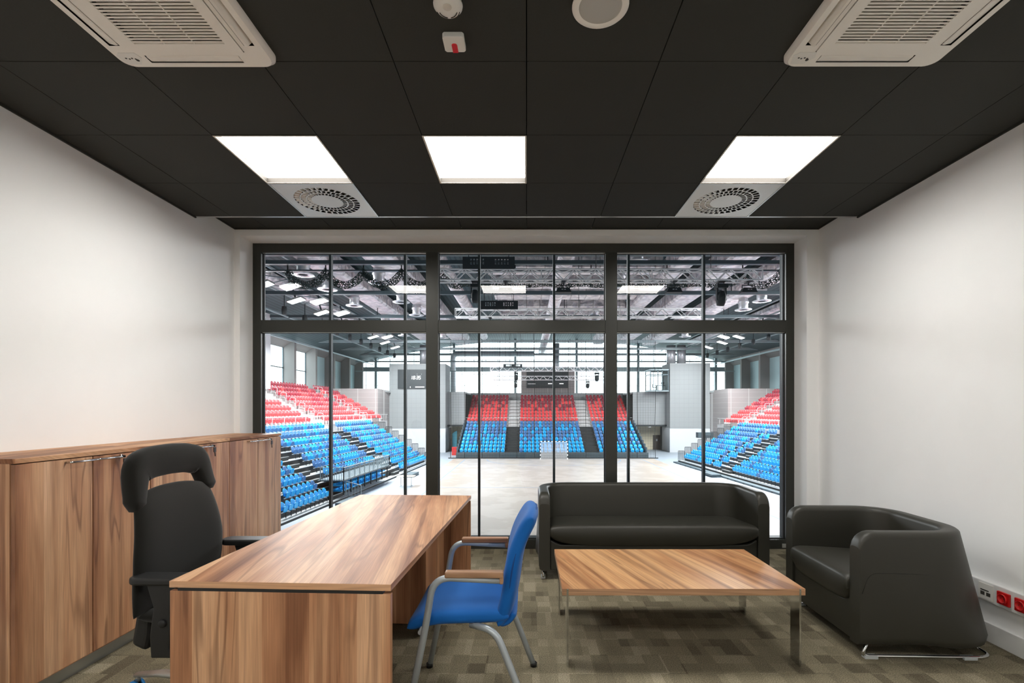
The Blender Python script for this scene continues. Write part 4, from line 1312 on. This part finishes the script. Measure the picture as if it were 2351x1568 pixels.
# ---------------------------------------------------------------- seats
def seat_back(mi=0, lo=False):
    b = MB(); nu, nv = (6, 5) if not lo else (3, 3)
    vs = []
    for j in range(nv+1):
        v = j/nv
        for i in range(nu+1):
            u = -1+2*i/nu
            wd = .214*math.sqrt(max(.0, 1-(max(0, v-.30)/.78)**4))
            z = .42+.42*v-.05*(u*u)*max(0, v-.5)*2
            y = -.045-.10*v-.03*(1-u*u)
            vs.append((u*wd, y, z))
    n = len(vs); vs2 = [(x, y-.03, z-.005) for x, y, z in vs]
    fs = []
    for j in range(nv):
        for i in range(nu):
            a = j*(nu+1)+i; q = (a, a+nu+1, a+nu+2, a+1)
            fs.append(q); fs.append(tuple(n+k for k in reversed(q)))
    for i in range(nu): fs.append((nv*(nu+1)+i, n+nv*(nu+1)+i, n+nv*(nu+1)+i+1, nv*(nu+1)+i+1))
    for j in range(nv):
        a = j*(nu+1); fs.append((a, n+a, n+a+nu+1, a+nu+1)); a += nu; fs.append((a, a+nu+1, n+a+nu+1, n+a))
    b.add(vs+vs2, fs, mi, True); return b
def seat_pan(b=None, mi=0, lo=False):
    """tipped-up seat pan: a rounded shield in front of the back"""
    b = b or MB(); k = 12 if not lo else 7
    c = []
    for i in range(k):
        a = 2*PI*i/k; x = .20*math.copysign(abs(math.cos(a))**.6, math.cos(a)); zz = .165*math.copysign(abs(math.sin(a))**.7, math.sin(a))
        c.append((x, zz))
    fr = [(x, .075+zz*.12, .485+zz) for x, zz in c]; bk = [(x*.96, .02+zz*.12, .485+zz*.96) for x, zz in c]
    mid = [(x*.6, .055+zz*.10, .485+zz*.6) for x, zz in c]
    b.add(fr+bk+mid, [(i, k+i, k+(i+1) % k, (i+1) % k) for i in range(k)]+[(2*k+i, i, (i+1) % k, 2*k+(i+1) % k) for i in range(k)]+[tuple(2*k+i for i in range(k))], mi, True)
    return b
def seat_bracket(b=None, mi=0, post=1, lo=False):
    b = b or MB()
    b.box(-.235, .235, -.06, -.02, .30, .335, mi)
    b.box(-.235, -.20, -.02, .18, .30, .33, mi)
    if not lo: b.box(-.22, -.19, -.06, -.02, 0, .30, post)
    return b
COLS = {'blue': ('seat_blue', 'bright blue'), 'navy': ('seat_navy', 'dark blue'), 'red': ('seat_red', 'red'), 'maroon': ('seat_maroon', 'dark red')}
rnd = random.Random(11)
seats = []      # (pos, rz, colour, label, group)
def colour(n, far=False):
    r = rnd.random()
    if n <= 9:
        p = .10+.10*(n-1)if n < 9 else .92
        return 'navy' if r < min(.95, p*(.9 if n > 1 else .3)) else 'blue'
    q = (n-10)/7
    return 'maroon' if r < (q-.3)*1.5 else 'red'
blkword = ['near block', 'middle block', 'far block', 'end block']
platform_rows = lambda side, n, y: side == 'cab' and n <= 2 and 30.0 < y < 41.2
for side in ('cab', 'arm'):
    for n in range(1, 18):
        blocks = BLK_BLUE if n <= 9 else BLK_RED
        for bi, (y0, y1) in enumerate(blocks):
            if side == 'cab' and n >= 14 and bi <= 1: continue
            k = int((y1-y0)/.478); pitch = (y1-y0)/k
            for i in range(k):
                y = y0+pitch*(i+.5)
                if platform_rows(side, n, y): continue
                if side == 'arm' and n <= 8 and abs(y-45.0) < .24: continue
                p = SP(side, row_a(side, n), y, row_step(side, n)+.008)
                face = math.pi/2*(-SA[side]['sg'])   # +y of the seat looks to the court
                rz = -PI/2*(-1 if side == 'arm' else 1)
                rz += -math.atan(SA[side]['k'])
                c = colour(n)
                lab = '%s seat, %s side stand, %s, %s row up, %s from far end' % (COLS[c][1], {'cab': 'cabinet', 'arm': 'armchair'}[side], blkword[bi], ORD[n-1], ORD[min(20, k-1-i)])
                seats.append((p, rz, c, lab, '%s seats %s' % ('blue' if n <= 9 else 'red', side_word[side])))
for n in range(1, 18):
    for x0, x1 in ((-8.05, -2.6), (-.9, 6.95), (8.65, 14.0)):
        k = int((x1-x0)/.488); pitch = (x1-x0)/k
        for i in range(k):
            seats.append((Vector((x0+pitch*(i+.5), f_y(n), f_top(n)-SEAT_H)), PI, colour(n), None, None))
def vis(p):
    """does the seat show through the office window, clear of the cabinets and sofas?"""
    if p.y < 6: return False
    sx = 1209+F*p.x/p.y; sy = 940-F*(p.z+.5-1.35)/p.y
    if not (601 < sx < 1800 and 765 < sy < 1235): return False
    if sx < 650 and sy > 990: return False
    if 978 < sx < 1006: return False
    return True
order = sorted([s for s in seats if s[3] and vis(s[0])], key=lambda s: s[0].length)
indiv = order[:300]; ids = {id(s) for s in indiv}
rest = [s for s in seats if id(s) not in ids and (s[0].y > 30 or vis(s[0]) or s[0].y > 26)]
me_full = {}; me_parts = {}
for c, (mname, _) in COLS.items():
    b = seat_back(0); seat_pan(b, 0); seat_bracket(b, 1, 2)
    me_full[c] = b.mesh('seat_'+c, [M[mname], M['seat_bracket'], M['seat_post']])
    me_parts[c] = (seat_back(0).mesh('backrest_'+c, [M[mname]]), seat_pan().mesh('pan_'+c, [M[mname]]), seat_bracket(None, 0, 1).mesh('bracket', [M['seat_bracket'], M['seat_post']]))
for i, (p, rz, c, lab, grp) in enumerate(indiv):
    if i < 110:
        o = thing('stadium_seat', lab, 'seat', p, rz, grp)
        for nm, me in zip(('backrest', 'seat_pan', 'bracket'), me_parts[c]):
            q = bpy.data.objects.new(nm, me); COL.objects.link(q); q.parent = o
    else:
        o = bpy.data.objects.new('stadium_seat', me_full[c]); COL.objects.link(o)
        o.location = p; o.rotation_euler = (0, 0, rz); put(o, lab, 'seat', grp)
# all remaining seats of the hall as one object
b = MB(); lows = {}
for ci, c in enumerate(('blue', 'navy', 'red', 'maroon')):
    q = seat_back(ci, True); seat_pan(q, ci, True); seat_bracket(q, 4, 4, True); lows[c] = q
for p, rz, c, _, _ in rest:
    q = lows[c]; cs, sn = math.cos(rz), math.sin(rz); o = len(b.v)
    b.v.extend([(p.x+x*cs-y*sn, p.y+x*sn+y*cs, p.z+z) for x, y, z in q.v])
    b.f.extend([tuple(i+o for i in f) for f in q.f]); b.mi.extend(q.mi); b.sm.extend(q.sm)
put(b.build('stadium_seating', ['seat_blue', 'seat_navy', 'seat_red', 'seat_maroon', 'seat_bracket']), 'distant blue and red tip-up seats filling the farther rows of all three stands', 'seating', None, 'stuff')

# ---------------------------------------------------------------- viewing platform on the cabinet side
PZ = -3.07
t = thing('viewing_platform', 'raised spectator platform with silver picket railing on the cabinet side stand', 'platform', (0, 0, 0))
b = MB(); y0, y1 = 30.6, 38.9; a0, a1 = 13.35, 15.0
p = [SP('cab', a0, y0, PZ-.09), SP('cab', a1, y0, PZ-.09), SP('cab', a1, y1, PZ-.09), SP('cab', a0, y1, PZ-.09)]; q = [v+Vector((0, 0, .09)) for v in p]
b.add(p+q, [(4, 5, 6, 7), (3, 2, 1, 0), (0, 1, 5, 4), (1, 2, 6, 5), (2, 3, 7, 6), (3, 0, 4, 7)], 0)
b.build('deck', 'hall_steel', t)
r = MB()
def fence(P0, P1, h=.78, n=40, mb=None):
    mb.bar(P0+Vector((0, 0, h)), P1+Vector((0, 0, h)), .045, .045); mb.bar(P0+Vector((0, 0, .06)), P1+Vector((0, 0, .06)), .03, .03)
    for i in range(n+1):
        c = P0.lerp(P1, i/n); big = i % 5 == 0
        mb.bar(c, c+Vector((0, 0, h)), .05 if big else .024, .05 if big else .024)
fence(SP('cab', a0, y0, PZ), SP('cab', a0, y1, PZ), .78, 50, r); fence(SP('cab', a0, y0, PZ), SP('cab', a1-.2, y0, PZ), .78, 10, r); fence(SP('cab', a0, y1, PZ), SP('cab', a1-.2, y1, PZ), .78, 10, r)
fence(SP('cab', a0-.05, y0+.2, PZ-1.0), SP('cab', a0-1.0, y0+.2, PZ-1.25), .9, 5, r)
r.build('platform_railing', 'hall_steel_pale', t)
b = MB()
for i in range(8):
    y = y0+.2+(y1-y0-.4)*i/7; b.bar(SP('cab', a0+.1, y, GZ+.3), SP('cab', a0+.1, y, PZ-.09), .07, .07)
b.build('support_post', 'hall_dark', t)
for lv in range(2):
    for i in range(14):
        y = y0+.4+.56*i
        s2 = MB(); s2.box(-.3, .3, -.24, .24, 0, .09); s2.box(-.28, -.1, -.22, .22, .09, .2)
        o = s2.build('folded_seat', 'seat_blue', None, bevel=.03); o.location = SP('cab', a0+.48, y, GZ+.5+.34*lv); o.rotation_euler = (0, 0, -.063)
        put(o, 'blue seat folded flat under the viewing platform, %s layer, %s from near end' % ('lower' if lv == 0 else 'upper', ORD[i]), 'seat', 'folded seats under the viewing platform')

# ---------------------------------------------------------------- goal, net, table and small things on the court
t = thing('handball_goal', 'white handball goal with black checks in front of the far stand', 'goal', (3.1, 55.5, GZ))
b = MB()
def striped(p, q, n):
    p = Vector(p); q = Vector(q)
    for i in range(n): b.bar(p.lerp(q, i/n), p.lerp(q, (i+1)/n), .09, .09, i % 2)
striped((-1.54, 0, 0), (-1.54, 0, 2.04), 10); striped((1.54, 0, 0), (1.54, 0, 2.04), 10); striped((-1.54, 0, 2.04), (1.54, 0, 2.04), 15)
b.build('goal_frame', ['net_white', 'hall_dark'], t)
g2 = MB()
for i in range(31):
    x = -1.5+i*.1; g2.bar((x, .9, .02), (x, .25, 2.0), .022, .022); 
for i in range(20):
    z = .05+i*.1; y = .9-(z-.02)/1.98*.65; g2.bar((-1.5, y, z), (1.5, y, z), .022, .022)
for sx in (-1.5, 1.5):
    for i in range(10): z = .1+i*.2; g2.bar((sx, 0, z), (sx, .9-(z/2)*.65, z), .02, .02)
g2.build('goal_net', 'net_white', t)

t = thing('protective_net', 'fine dark safety net hanging full height in front of the far stand', 'net', (0, 0, 0))
b = MB(); NY = 56.6; nx0, nx1 = -8.75, 14.9
i = 0; x = nx0
while x <= nx1: b.bar((x, NY, GZ+.05), (x, NY, 9.5), .009, .009); x += .30
z = GZ+.2
while z < 9.5: b.bar((nx0, NY, z), (nx1, NY, z), .009, .009); z += .30
b.build('mesh_net', 'net_dark', t)
for px in (1035, 1067, 1107, 1147, 1187, 1227, 1305, 1345, 1386, 1463, 1504):
    x = (px-1209)/F*NY; b = MB()
    b.tube([(x+.03*math.sin(j*.7+px), NY-.02, GZ+.05+j*.9) for j in range(16)], .028, 5); b.build('hanging_rope', 'rope_black', t)
MB().bar((nx0-.3, NY, GZ+.06), (nx1+.3, NY, GZ+.06), .09, .09).build('weight_bar', 'rope_black', t)

t = thing('folding_table', 'small pale folding table standing beside the court, near the platform', 'table', (-8.9, 36.2, GZ), .0)
MB().box(-.62, .62, -.42, .42, .72, .76).build('table_top', 'table_wood', t)
for x in (-.38, .38):
    b = MB(); b.tube([(x, -.34, .02), (x, .34, .02)], .018, 6); b.tube([(x, 0, .02), (x, 0, .72)], .018, 6); b.tube([(x, -.34, .72), (x, .34, .72)], .014, 6); b.build('leg', 'grey_paint', t)
b = MB(); pts = [(-.32, 0)]+[(-.32+.64*i/10, 2.35+.35*math.sin(i/10*PI*.5)) for i in range(11)]+[(.28, 0)]
b.prism([(x, z) for x, z in pts], -.015, .015, 1); o = b.build('beach_flag', 'banner_teal'); o.location = (-9.9, 67.5, GZ)
put(o, 'tall narrow teal banner standing in the corridor by the far stand', 'banner')
o = MB().box(-.4, .4, -.3, .3, 0, 1.0).build('red_crate', 'red_box', bevel=.02); o.location = (-8.85, 60.9, GZ); put(o, 'red box against the end panel of the far stand', 'box')
t = thing('wall_monitor', 'dark grey box hung on the white wall beside the armchair side stand', 'display', (20.4, 56.2, -1.9))
MB().box(-.85, .85, -.4, .4, 0, .62).build('housing', 'hall_steel', t); MB().box(-.25, .25, -.1, .1, -2.42, 0).build('pedestal', 'hall_white', t)

# ---------------------------------------------------------------- roof steel, ducts, pipes, trusses, lamps
def truss(yc, ztop, label, h=.5, Wd=15.6):
    t = thing('lighting_truss', label, 'truss', (3.3, yc, ztop-h), 0, 'white trusses under the hall roof')
    hw = Wd/2
    for yy in (-.25, .25):
        for zz, nm in ((0, 'bottom_chord'), (h, 'top_chord')):
            MB().tube([(-hw, yy, zz), (hw, yy, zz)], .042, 8).build(nm, 'truss_white', t)
    b = MB(); n = int(Wd/.52); n -= n % 2
    for yy in (-.25, .25):
        for i in range(n):
            x0 = -hw+Wd*i/n; x1 = -hw+Wd*(i+1)/n; z0, z1 = (0, h) if i % 2 == 0 else (h, 0)
            b.bar((x0, yy, z0), (x1, yy, z1), .042, .042)
        for x in (-hw, -hw/3, hw/3, hw): b.bar((x, yy, 0), (x, yy, h), .05, .05)
    for zz in (0, h):
        for i in range(n):
            x0 = -hw+Wd*i/n; x1 = -hw+Wd*(i+1)/n
            b.bar((x0, -.25 if i % 2 else .25, zz), (x1, .25 if i % 2 else -.25, zz), .028, .028)
    b.build('lacing', 'truss_white', t)
    for x in (-hw*.7, 0, hw*.7):
        MB().tube([(x, 0, h), (x, 0, roof_z(x+3.3)-ztop+h-.025)], .018, 6).build('suspension_cable', 'hall_dark', t)
TR = [(23.3, 7.95), (31.0, 7.68), (61.0, 6.62), (66.5, 5.85)]
for (y, z), wd in zip(TR, ('nearest', 'second', 'third', 'farthest')):
    truss(y, z, '%s of the four white lattice trusses hanging across the hall' % wd)
def moving_head(x, y, z, lab, s_=1.0):
    t = thing('moving_spotlight', lab, 'spotlight', (x, y, z), 0, 'black spotlights on the trusses')
    b = MB(); b.box(-.22*s_, .22*s_, -.2*s_, .2*s_, -.22*s_, -.06*s_); b.bar((-.12*s_, 0, -.06*s_), (-.12*s_, 0, .04), .04, .04); b.bar((.12*s_, 0, -.06*s_), (.12*s_, 0, .04), .04, .04); b.box(-.16, .16, -.28, .28, .03, .06)
    b.build('base', 'hall_dark', t, bevel=.02)
    b = MB(); b.box(-.2*s_, -.14*s_, -.08*s_, .08*s_, -.72*s_, -.22*s_); b.box(.14*s_, .2*s_, -.08*s_, .08*s_, -.72*s_, -.22*s_); b.build('yoke', 'hall_dark', t)
    b = MB(); T = Matrix.Rotation(.35, 4, 'X')
    b.lathe([(.0001, .36*s_), (.10*s_, .34*s_), (.19*s_, .15*s_), (.2*s_, -.1*s_), (.15*s_, -.26*s_), (.0001, -.27*s_)], (0, 0, -.66*s_), 12, 0, T); b.build('lamp_head', 'hall_dark', t)
moving_head(-2.45, 23.3, 7.346, 'large black spotlight hanging from the nearest truss, seen through the middle pane', 1.0)
moving_head(9.25, 23.3, 7.346, 'large black spotlight hanging from the nearest truss, armchair side', 1.15)
moving_head(-1.3, 61, 6.016, 'black spotlight under the third truss, beside the centre display, cabinet side', 1.15)
moving_head(8.75, 61, 6.016, 'black spotlight under the third truss toward the armchair side', 1.25)
moving_head(8.3, 66.5, 5.246, 'black spotlight under the farthest truss toward the armchair side', 1.1)
moving_head(-1.5, 66.5, 5.246, 'black spotlight under the farthest truss toward the cabinet side', 1.0)
def flood_can(x, y, z, lab, s_=1.0):
    t = thing('stage_light', lab, 'stage light', (x, y, z), 0, 'flat black stage lights on the trusses')
    b = MB(); b.prism([(-.38*s_, -.22*s_), (.38*s_, -.22*s_), (.28*s_, .0), (-.28*s_, .0)], -.16, .16, 1); b.build('housing', 'hall_dark', t, bevel=.015)
    b = MB(); b.bar((-.3*s_, 0, 0), (-.3*s_, 0, .14), .03, .04); b.bar((.3*s_, 0, 0), (.3*s_, 0, .14), .03, .04); b.bar((-.3*s_, 0, .14), (.3*s_, 0, .14), .03, .04); b.bar((0, 0, .14), (0, 0, .28), .04, .04); b.box(-.1, .1, -.28, .28, .27, .295)
    b.build('bracket', 'hall_dark', t)
    MB().box(-.1, -.02, -.17, -.16, -.1, -.07).box(.03, .1, -.17, -.16, -.1, -.07).build('label_plate', 'hall_white', t)
for x, wd in ((-1.0, 'above the reflected lamp'), (1.75, 'near the middle of the hall'), (7.0, 'between two spotlights'), (10.55, 'at the armchair side end')):
    flood_can(x, 23.3, 7.111, 'flat black stage light under the nearest truss, %s' % wd)
for x, wd in ((-2.3, 'at the cabinet side end'), (9.0, 'toward the armchair side')):
    flood_can(x, 31, 6.841, 'flat black stage light under the second truss, %s' % wd, 1.1)
# black perforated panels over the trusses
for (y, zt, ht, wd) in ((22.0, 8.2, .54, 'nearest'), (30.0, 8.0, .52, 'second'), (60.4, 6.95, .45, 'third')):
    t = thing('perforated_board', 'black perforated board hanging by the %s white truss' % wd, 'panel', (-1.7, y, zt), 0, 'black panels by the trusses')
    b = MB(); W2 = 1.17; rows = 5; n = 34
    for i in range(n):
        x0 = -W2+2*W2*i/n; x1 = -W2+2*W2*(i+1)/n
        b.box(x0, x1, -.03, .03, -ht, -ht*.62); b.box(x0, x1, -.03, .03, -ht*.18, 0)
        holes = 3 < i < 15 or 19 < i < 31
        if not holes or i % 2 == 0: b.box(x0, x1, -.03, .03, -ht*.62, -ht*.18)
        elif (i*7) % 3: b.box(x0, x1, -.03, .03, -ht*.44, -ht*.34)
    b.build('panel_body', 'board_black', t)
    b = MB(); b.bar((-.9, 0, 0), (-.9, 0, roof_z(-2.6)-zt), .03, .03); b.bar((.9, 0, 0), (.9, 0, roof_z(-.8)-zt), .03, .03); b.build('hanger', 'hall_dark', t)

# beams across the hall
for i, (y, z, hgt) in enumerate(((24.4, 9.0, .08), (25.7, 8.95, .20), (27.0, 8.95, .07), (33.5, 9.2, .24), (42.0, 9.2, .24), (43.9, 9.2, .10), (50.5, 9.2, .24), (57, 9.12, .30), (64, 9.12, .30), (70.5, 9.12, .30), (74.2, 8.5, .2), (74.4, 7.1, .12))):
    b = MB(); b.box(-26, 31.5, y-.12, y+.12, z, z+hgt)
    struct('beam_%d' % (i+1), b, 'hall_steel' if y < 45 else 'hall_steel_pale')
# longitudinal light rails near the side walls
for i, (x, z) in enumerate(((-24.6, 8.55), (-23.8, 8.25), (-20.4, 9.2), (30.2, 8.55), (29.4, 8.25), (26.2, 9.2), (-14.3, 10.3), (20.6, 10.3))):
    b = MB(); b.box(x-.07, x+.07, 20, 76, z, z+.10)
    struct('beam_%d' % (20+i), b, 'hall_steel_pale')
# drop rods
rods = random.Random(3)
for i in range(30):
    x = rods.uniform(-14, 20); y = rods.choice((24.4, 25.9, 33.5, 42, 50.5, 57)); 
    b = MB(); b.bar((x, y, 9.2), (x, y, roof_z(x)+.05), .05, .05); struct('beam_rod', b, 'hall_dark')
# insulated ducts running the length of the hall
def duct(x, z, wdt, hgt, y0, y1, lab, round_=False):
    b = MB()
    if round_: b.tube([(0, y, 0) for y in (y0, (y0+y1)/2, y1)], wdt/2, 16)
    else: b.prism([(-wdt/2, -hgt/2+.15), (-wdt/2+.15, -hgt/2), (wdt/2-.15, -hgt/2), (wdt/2, -hgt/2+.15), (wdt/2, hgt/2), (-wdt/2, hgt/2)], y0, y1, 1)
    o = b.build('air_duct', 'foil_long'); o.location = (x, 0, z); put(o, lab, 'air duct', 'foil ducts along the hall'); return o
duct(-8.6, 10.6, 2.0, 1.0, 14, 66, 'wide foil-wrapped duct along the roof on the cabinet side, inner one')
duct(-12.6, 10.5, 1.7, .9, 14, 66, 'foil-wrapped duct along the roof on the cabinet side, second from the middle')
duct(-17.4, 10.12, 1.5, .46, 14, 66, 'foil-wrapped duct along the roof above the cabinet side floodlights')
duct(-5.2, 10.3, .9, .9, 27, 60, 'slim round foil duct along the roof on the cabinet side', True)
duct(2.25, 9.98, .95, .9, 20, 74, 'slim round foil duct running down the middle of the roof', True)
duct(9.6, 10.6, 1.3, 1.0, 14, 66, 'foil-wrapped duct along the roof on the armchair side, inner one')
duct(12.7, 10.6, 1.7, 1.0, 14, 66, 'wide foil-wrapped duct along the roof on the armchair side, middle one')
duct(16.4, 10.4, 1.7, .9, 14, 66, 'foil-wrapped duct along the roof on the armchair side, third from the middle')
duct(22.4, 10.3, 1.4, .5, 14, 66, 'foil-wrapped duct along the roof above the armchair side floodlights')
for i, y in enumerate((27.5, 32.7, 36.6, 40.2, 44.9, 48.5, 53, 58)):
    b = MB(); b.prism([(-.75, -.35), (-.6, -.5), (.6, -.5), (.75, -.35), (.75, .5), (-.75, .5)], -5.6, 5.9, 0)
    o = b.build('cross_duct', 'foil_cross'); o.location = (3.0, y, 11.0)
    put(o, 'foil-wrapped duct lying across the middle of the roof, %s from the window' % ORD[i], 'air duct', 'foil ducts across the hall')
# round outlets under the ducts
k = 0
for x, zb, ys, wd in ((-9.2, 9.2, (30.5, 36, 41, 48, 54), 'inner cabinet side duct'), (-13.0, 9.15, (24, 28.5, 32, 37, 45, 52), 'outer cabinet side duct'), (16.8, 9.05, (30, 35, 38, 45, 52), 'outer armchair side duct'), (6.2, 9.6, (27.5, 32.7, 44.9), 'middle cross ducts')):
    for j, y in enumerate(ys):
        t = thing('duct_outlet', 'round silver air outlet below the %s, %s from the window' % (wd, ORD[j]), 'air outlet', (x, y, zb), 0, 'round air outlets')
        MB().lathe([(.34, 0), (.34, .5), (.40, .53), (.40, .68), (.34, .72), (.34, .89)], (0, 0, 0), 16).build('spigot', 'duct_metal', t)
        MB().lathe([(.26, .03), (.40, .0), (.62, .02), (.62, .05), (.34, .1)], (0, 0, 0), 20).build('outlet_ring', 'duct_metal', t)
for x, wd in ((-13.2, 'the 18:35 scoreboard tower'), (20.3, 'the tower beside the control booth')):
    b = MB(); b.tube([(-.7, 0, 0), (-.7, 0, 2.56)], .6, 14); b.tube([(.7, 0, 0), (.7, 0, 2.56)], .6, 14)
    o = b.build('duct_riser', 'duct_metal'); o.location = (x, 66.5, 7.47); put(o, 'pair of silver duct pipes rising from %s' % wd, 'air duct')
b = MB(); b.tube(smooth_path([(-11.3, 75.3, 3.81), (-11.3, 75.3, 9.9), (1.2, 75.3, 9.9)], 6, .8), .42, 14)
put(b.build('bent_duct', 'duct_metal'), 'silver duct bending across the top of the far windows', 'air duct')
put(MB().tube([(4.6, 75.3, 3.85), (4.6, 75.3, 11.5)], .45, 14).build('upright_duct', 'duct_metal'), 'silver upright duct behind the centre display board', 'air duct')

# gathered safety net hanging in swags across the hall
b = MB(); pts = []
n = 14
for i in range(n*10+1):
    x = -12.6+i*(28/(n*10)); f_ = (i % 10)/10
    sag = -.72*(1-(2*f_-1)**2)**.8 if x < -3.5 or x > 11.0 else -.62-.04*math.sin(f_*6.3)
    pts.append((x, 25.85, 8.62+sag))
b.tube(pts, .24, 8, flat=.9)
t = thing('gathered_net', 'dark safety net gathered up in swags across the hall roof', 'net', (0, 0, 0))
b.build('net_bundle', 'net_open', t)
for i in range(n+1):
    x = -12.6+i*28/n; MB().bar((x, 25.85, 8.5), (x, 25.85, 8.96), .05, .05).build('hanger_strap', 'rope_black', t)

# floodlights in two long rows
def floodlight(x, y, z, tilt, lab, grp, j=0):
    t = thing('floodlight', lab, 'floodlight', (x, y, z), 0, grp); t.rotation_euler = (0, tilt, 0)
    MB().box(-.52, .52, -.42, .42, 0, .12).build('housing', 'alu', t); MB().box(-.05, .05, -.04, .04, .12, .78-(.12 if j else 0)).build('bracket', 'hall_steel', t)
    f = MB()
    for i in range(3):
        for j in range(2): f.box(-.48+.33*i, -.48+.33*i+.29, -.38+.40*j, -.38+.40*j+.35, -.015, -.001)
    f.build('lamp_face', 'lamp_face', t)
    ld = bpy.data.lights.new('floodlight_beam', 'AREA'); ld.shape = 'RECTANGLE'; ld.size = 1.0; ld.size_y = .8; ld.energy = FLOOD_W; ld.color = (.95, .98, 1.0)
    lo = bpy.data.objects.new('floodlight_beam', ld); COL.objects.link(lo); lo.parent = t; lo.location = (0, 0, -.03)
for i in range(8):
    y = 29.6+i*4.25
    for X, tl, wd in ((-15.9, .30, 'cabinet side'), (22.0, -.30, 'armchair side')):
        for j in (0, 1):
            if j == 1 and i > 5: continue
            floodlight(X+(1.25*j if X < 0 else -1.25*j), y+.9*j, 8.85+.12*j, -tl if X < 0 else -tl, 'lit floodlight, %s roof row, %s pair from the window, %s one' % (wd, ORD[i], 'outer' if j == 0 else 'inner'), 'floodlights, %s' % wd, j)
# catwalk rails carrying the floodlights
for X, wd in ((-16.6, 'cabinet side'), (22.7, 'armchair side')):
    b = MB()
    for dx in (-1.0, 1.4): b.box(X+dx-.05, X+dx+.05, 20, 68, 9.70, 9.82)
    for i in range(33): b.bar((X-1.0 if i % 2 else X+1.4, 20+i*1.45, 9.78), (X+1.4 if i % 2 else X-1.0, 21.45+i*1.45, 9.78), .06, .06)
    put(b.build('floodlight_gantry', 'hall_steel_pale'), 'pale steel lattice gantry carrying the %s floodlights' % wd, 'gantry')
    for i in range(12):
        y = 29+i*3.3; xx = X-1.0 if X < 0 else X+1.4
        s2 = MB(); s2.lathe([(.0001, .3), (.16, .28), (.2, 0), (.17, -.3), (.0001, -.32)], (0, 0, 0), 10); s2.bar((0, 0, .28), (0, 0, 1.148), .05, .05); s2.box(-.09, .09, -.09, .09, 1.13, 1.148)
        o = s2.build('spotlight', 'hall_dark'); o.location = (xx, y, 8.55)
        put(o, 'black spotlight below the %s gantry, %s from the window' % (wd, ORD[i]), 'spotlight', 'gantry spotlights, %s' % wd)

# white corner block near the cabinet side stand
b = MB(); b.box(-23.0, -21.95, 41.0, 42.0, 3.1, 9.5)
struct('wall_landing', b, 'hall_white')
# trees outside the far glazing
tr = random.Random(5)
for i, (x, y, h) in enumerate(((27.5, 92, 9), (34, 95, 10), (-22, 93, 7), (14, 98, 8.5), (9.0, 108, 7.5))):
    t = thing('tree', 'pale green tree outside the far glazing, %s' % ('behind the armchair side corner', 'at the outermost armchair side corner', 'behind the cabinet side corner', 'beside the control booth', 'beside the centre display')[i], 'tree', (x, y, GZ))
    b = MB(); b.tube([(0, 0, 0), (.1, 0, h*.5), (-.1, .2, h*.85)], .2, 6, radii=[.25, .16, .05])
    for k in range(7): a = tr.uniform(0, 6.3); q = tr.uniform(.35, .7)*h; b.tube([(0, 0, q), (1.6*math.cos(a), 1.6*math.sin(a), q+1.3)], .05, 5)
    b.build('trunk', 'pier_grey', t)
    b = MB()
    for k in range(420):
        a = tr.uniform(0, 2*PI); el = tr.uniform(-1, 1); r_ = tr.uniform(.5, 1)**.5*h*.33
        c = Vector((r_*math.cos(a)*math.sqrt(1-el*el), r_*math.sin(a)*math.sqrt(1-el*el), h*.68+r_*el))
        d1 = Vector((tr.uniform(-1, 1), tr.uniform(-1, 1), tr.uniform(-1, 1)))*.22; d2 = Vector((tr.uniform(-1, 1), tr.uniform(-1, 1), tr.uniform(-1, 1)))*.22
        b.add([c-d1, c+d2, c+d1, c-d2], [(0, 1, 2, 3)])
    b.build('foliage', 'leaf_green', t)
struct('ground', MB().box(-120, 120, 78.5, 260, GZ-.2, GZ), 'tread_grey')
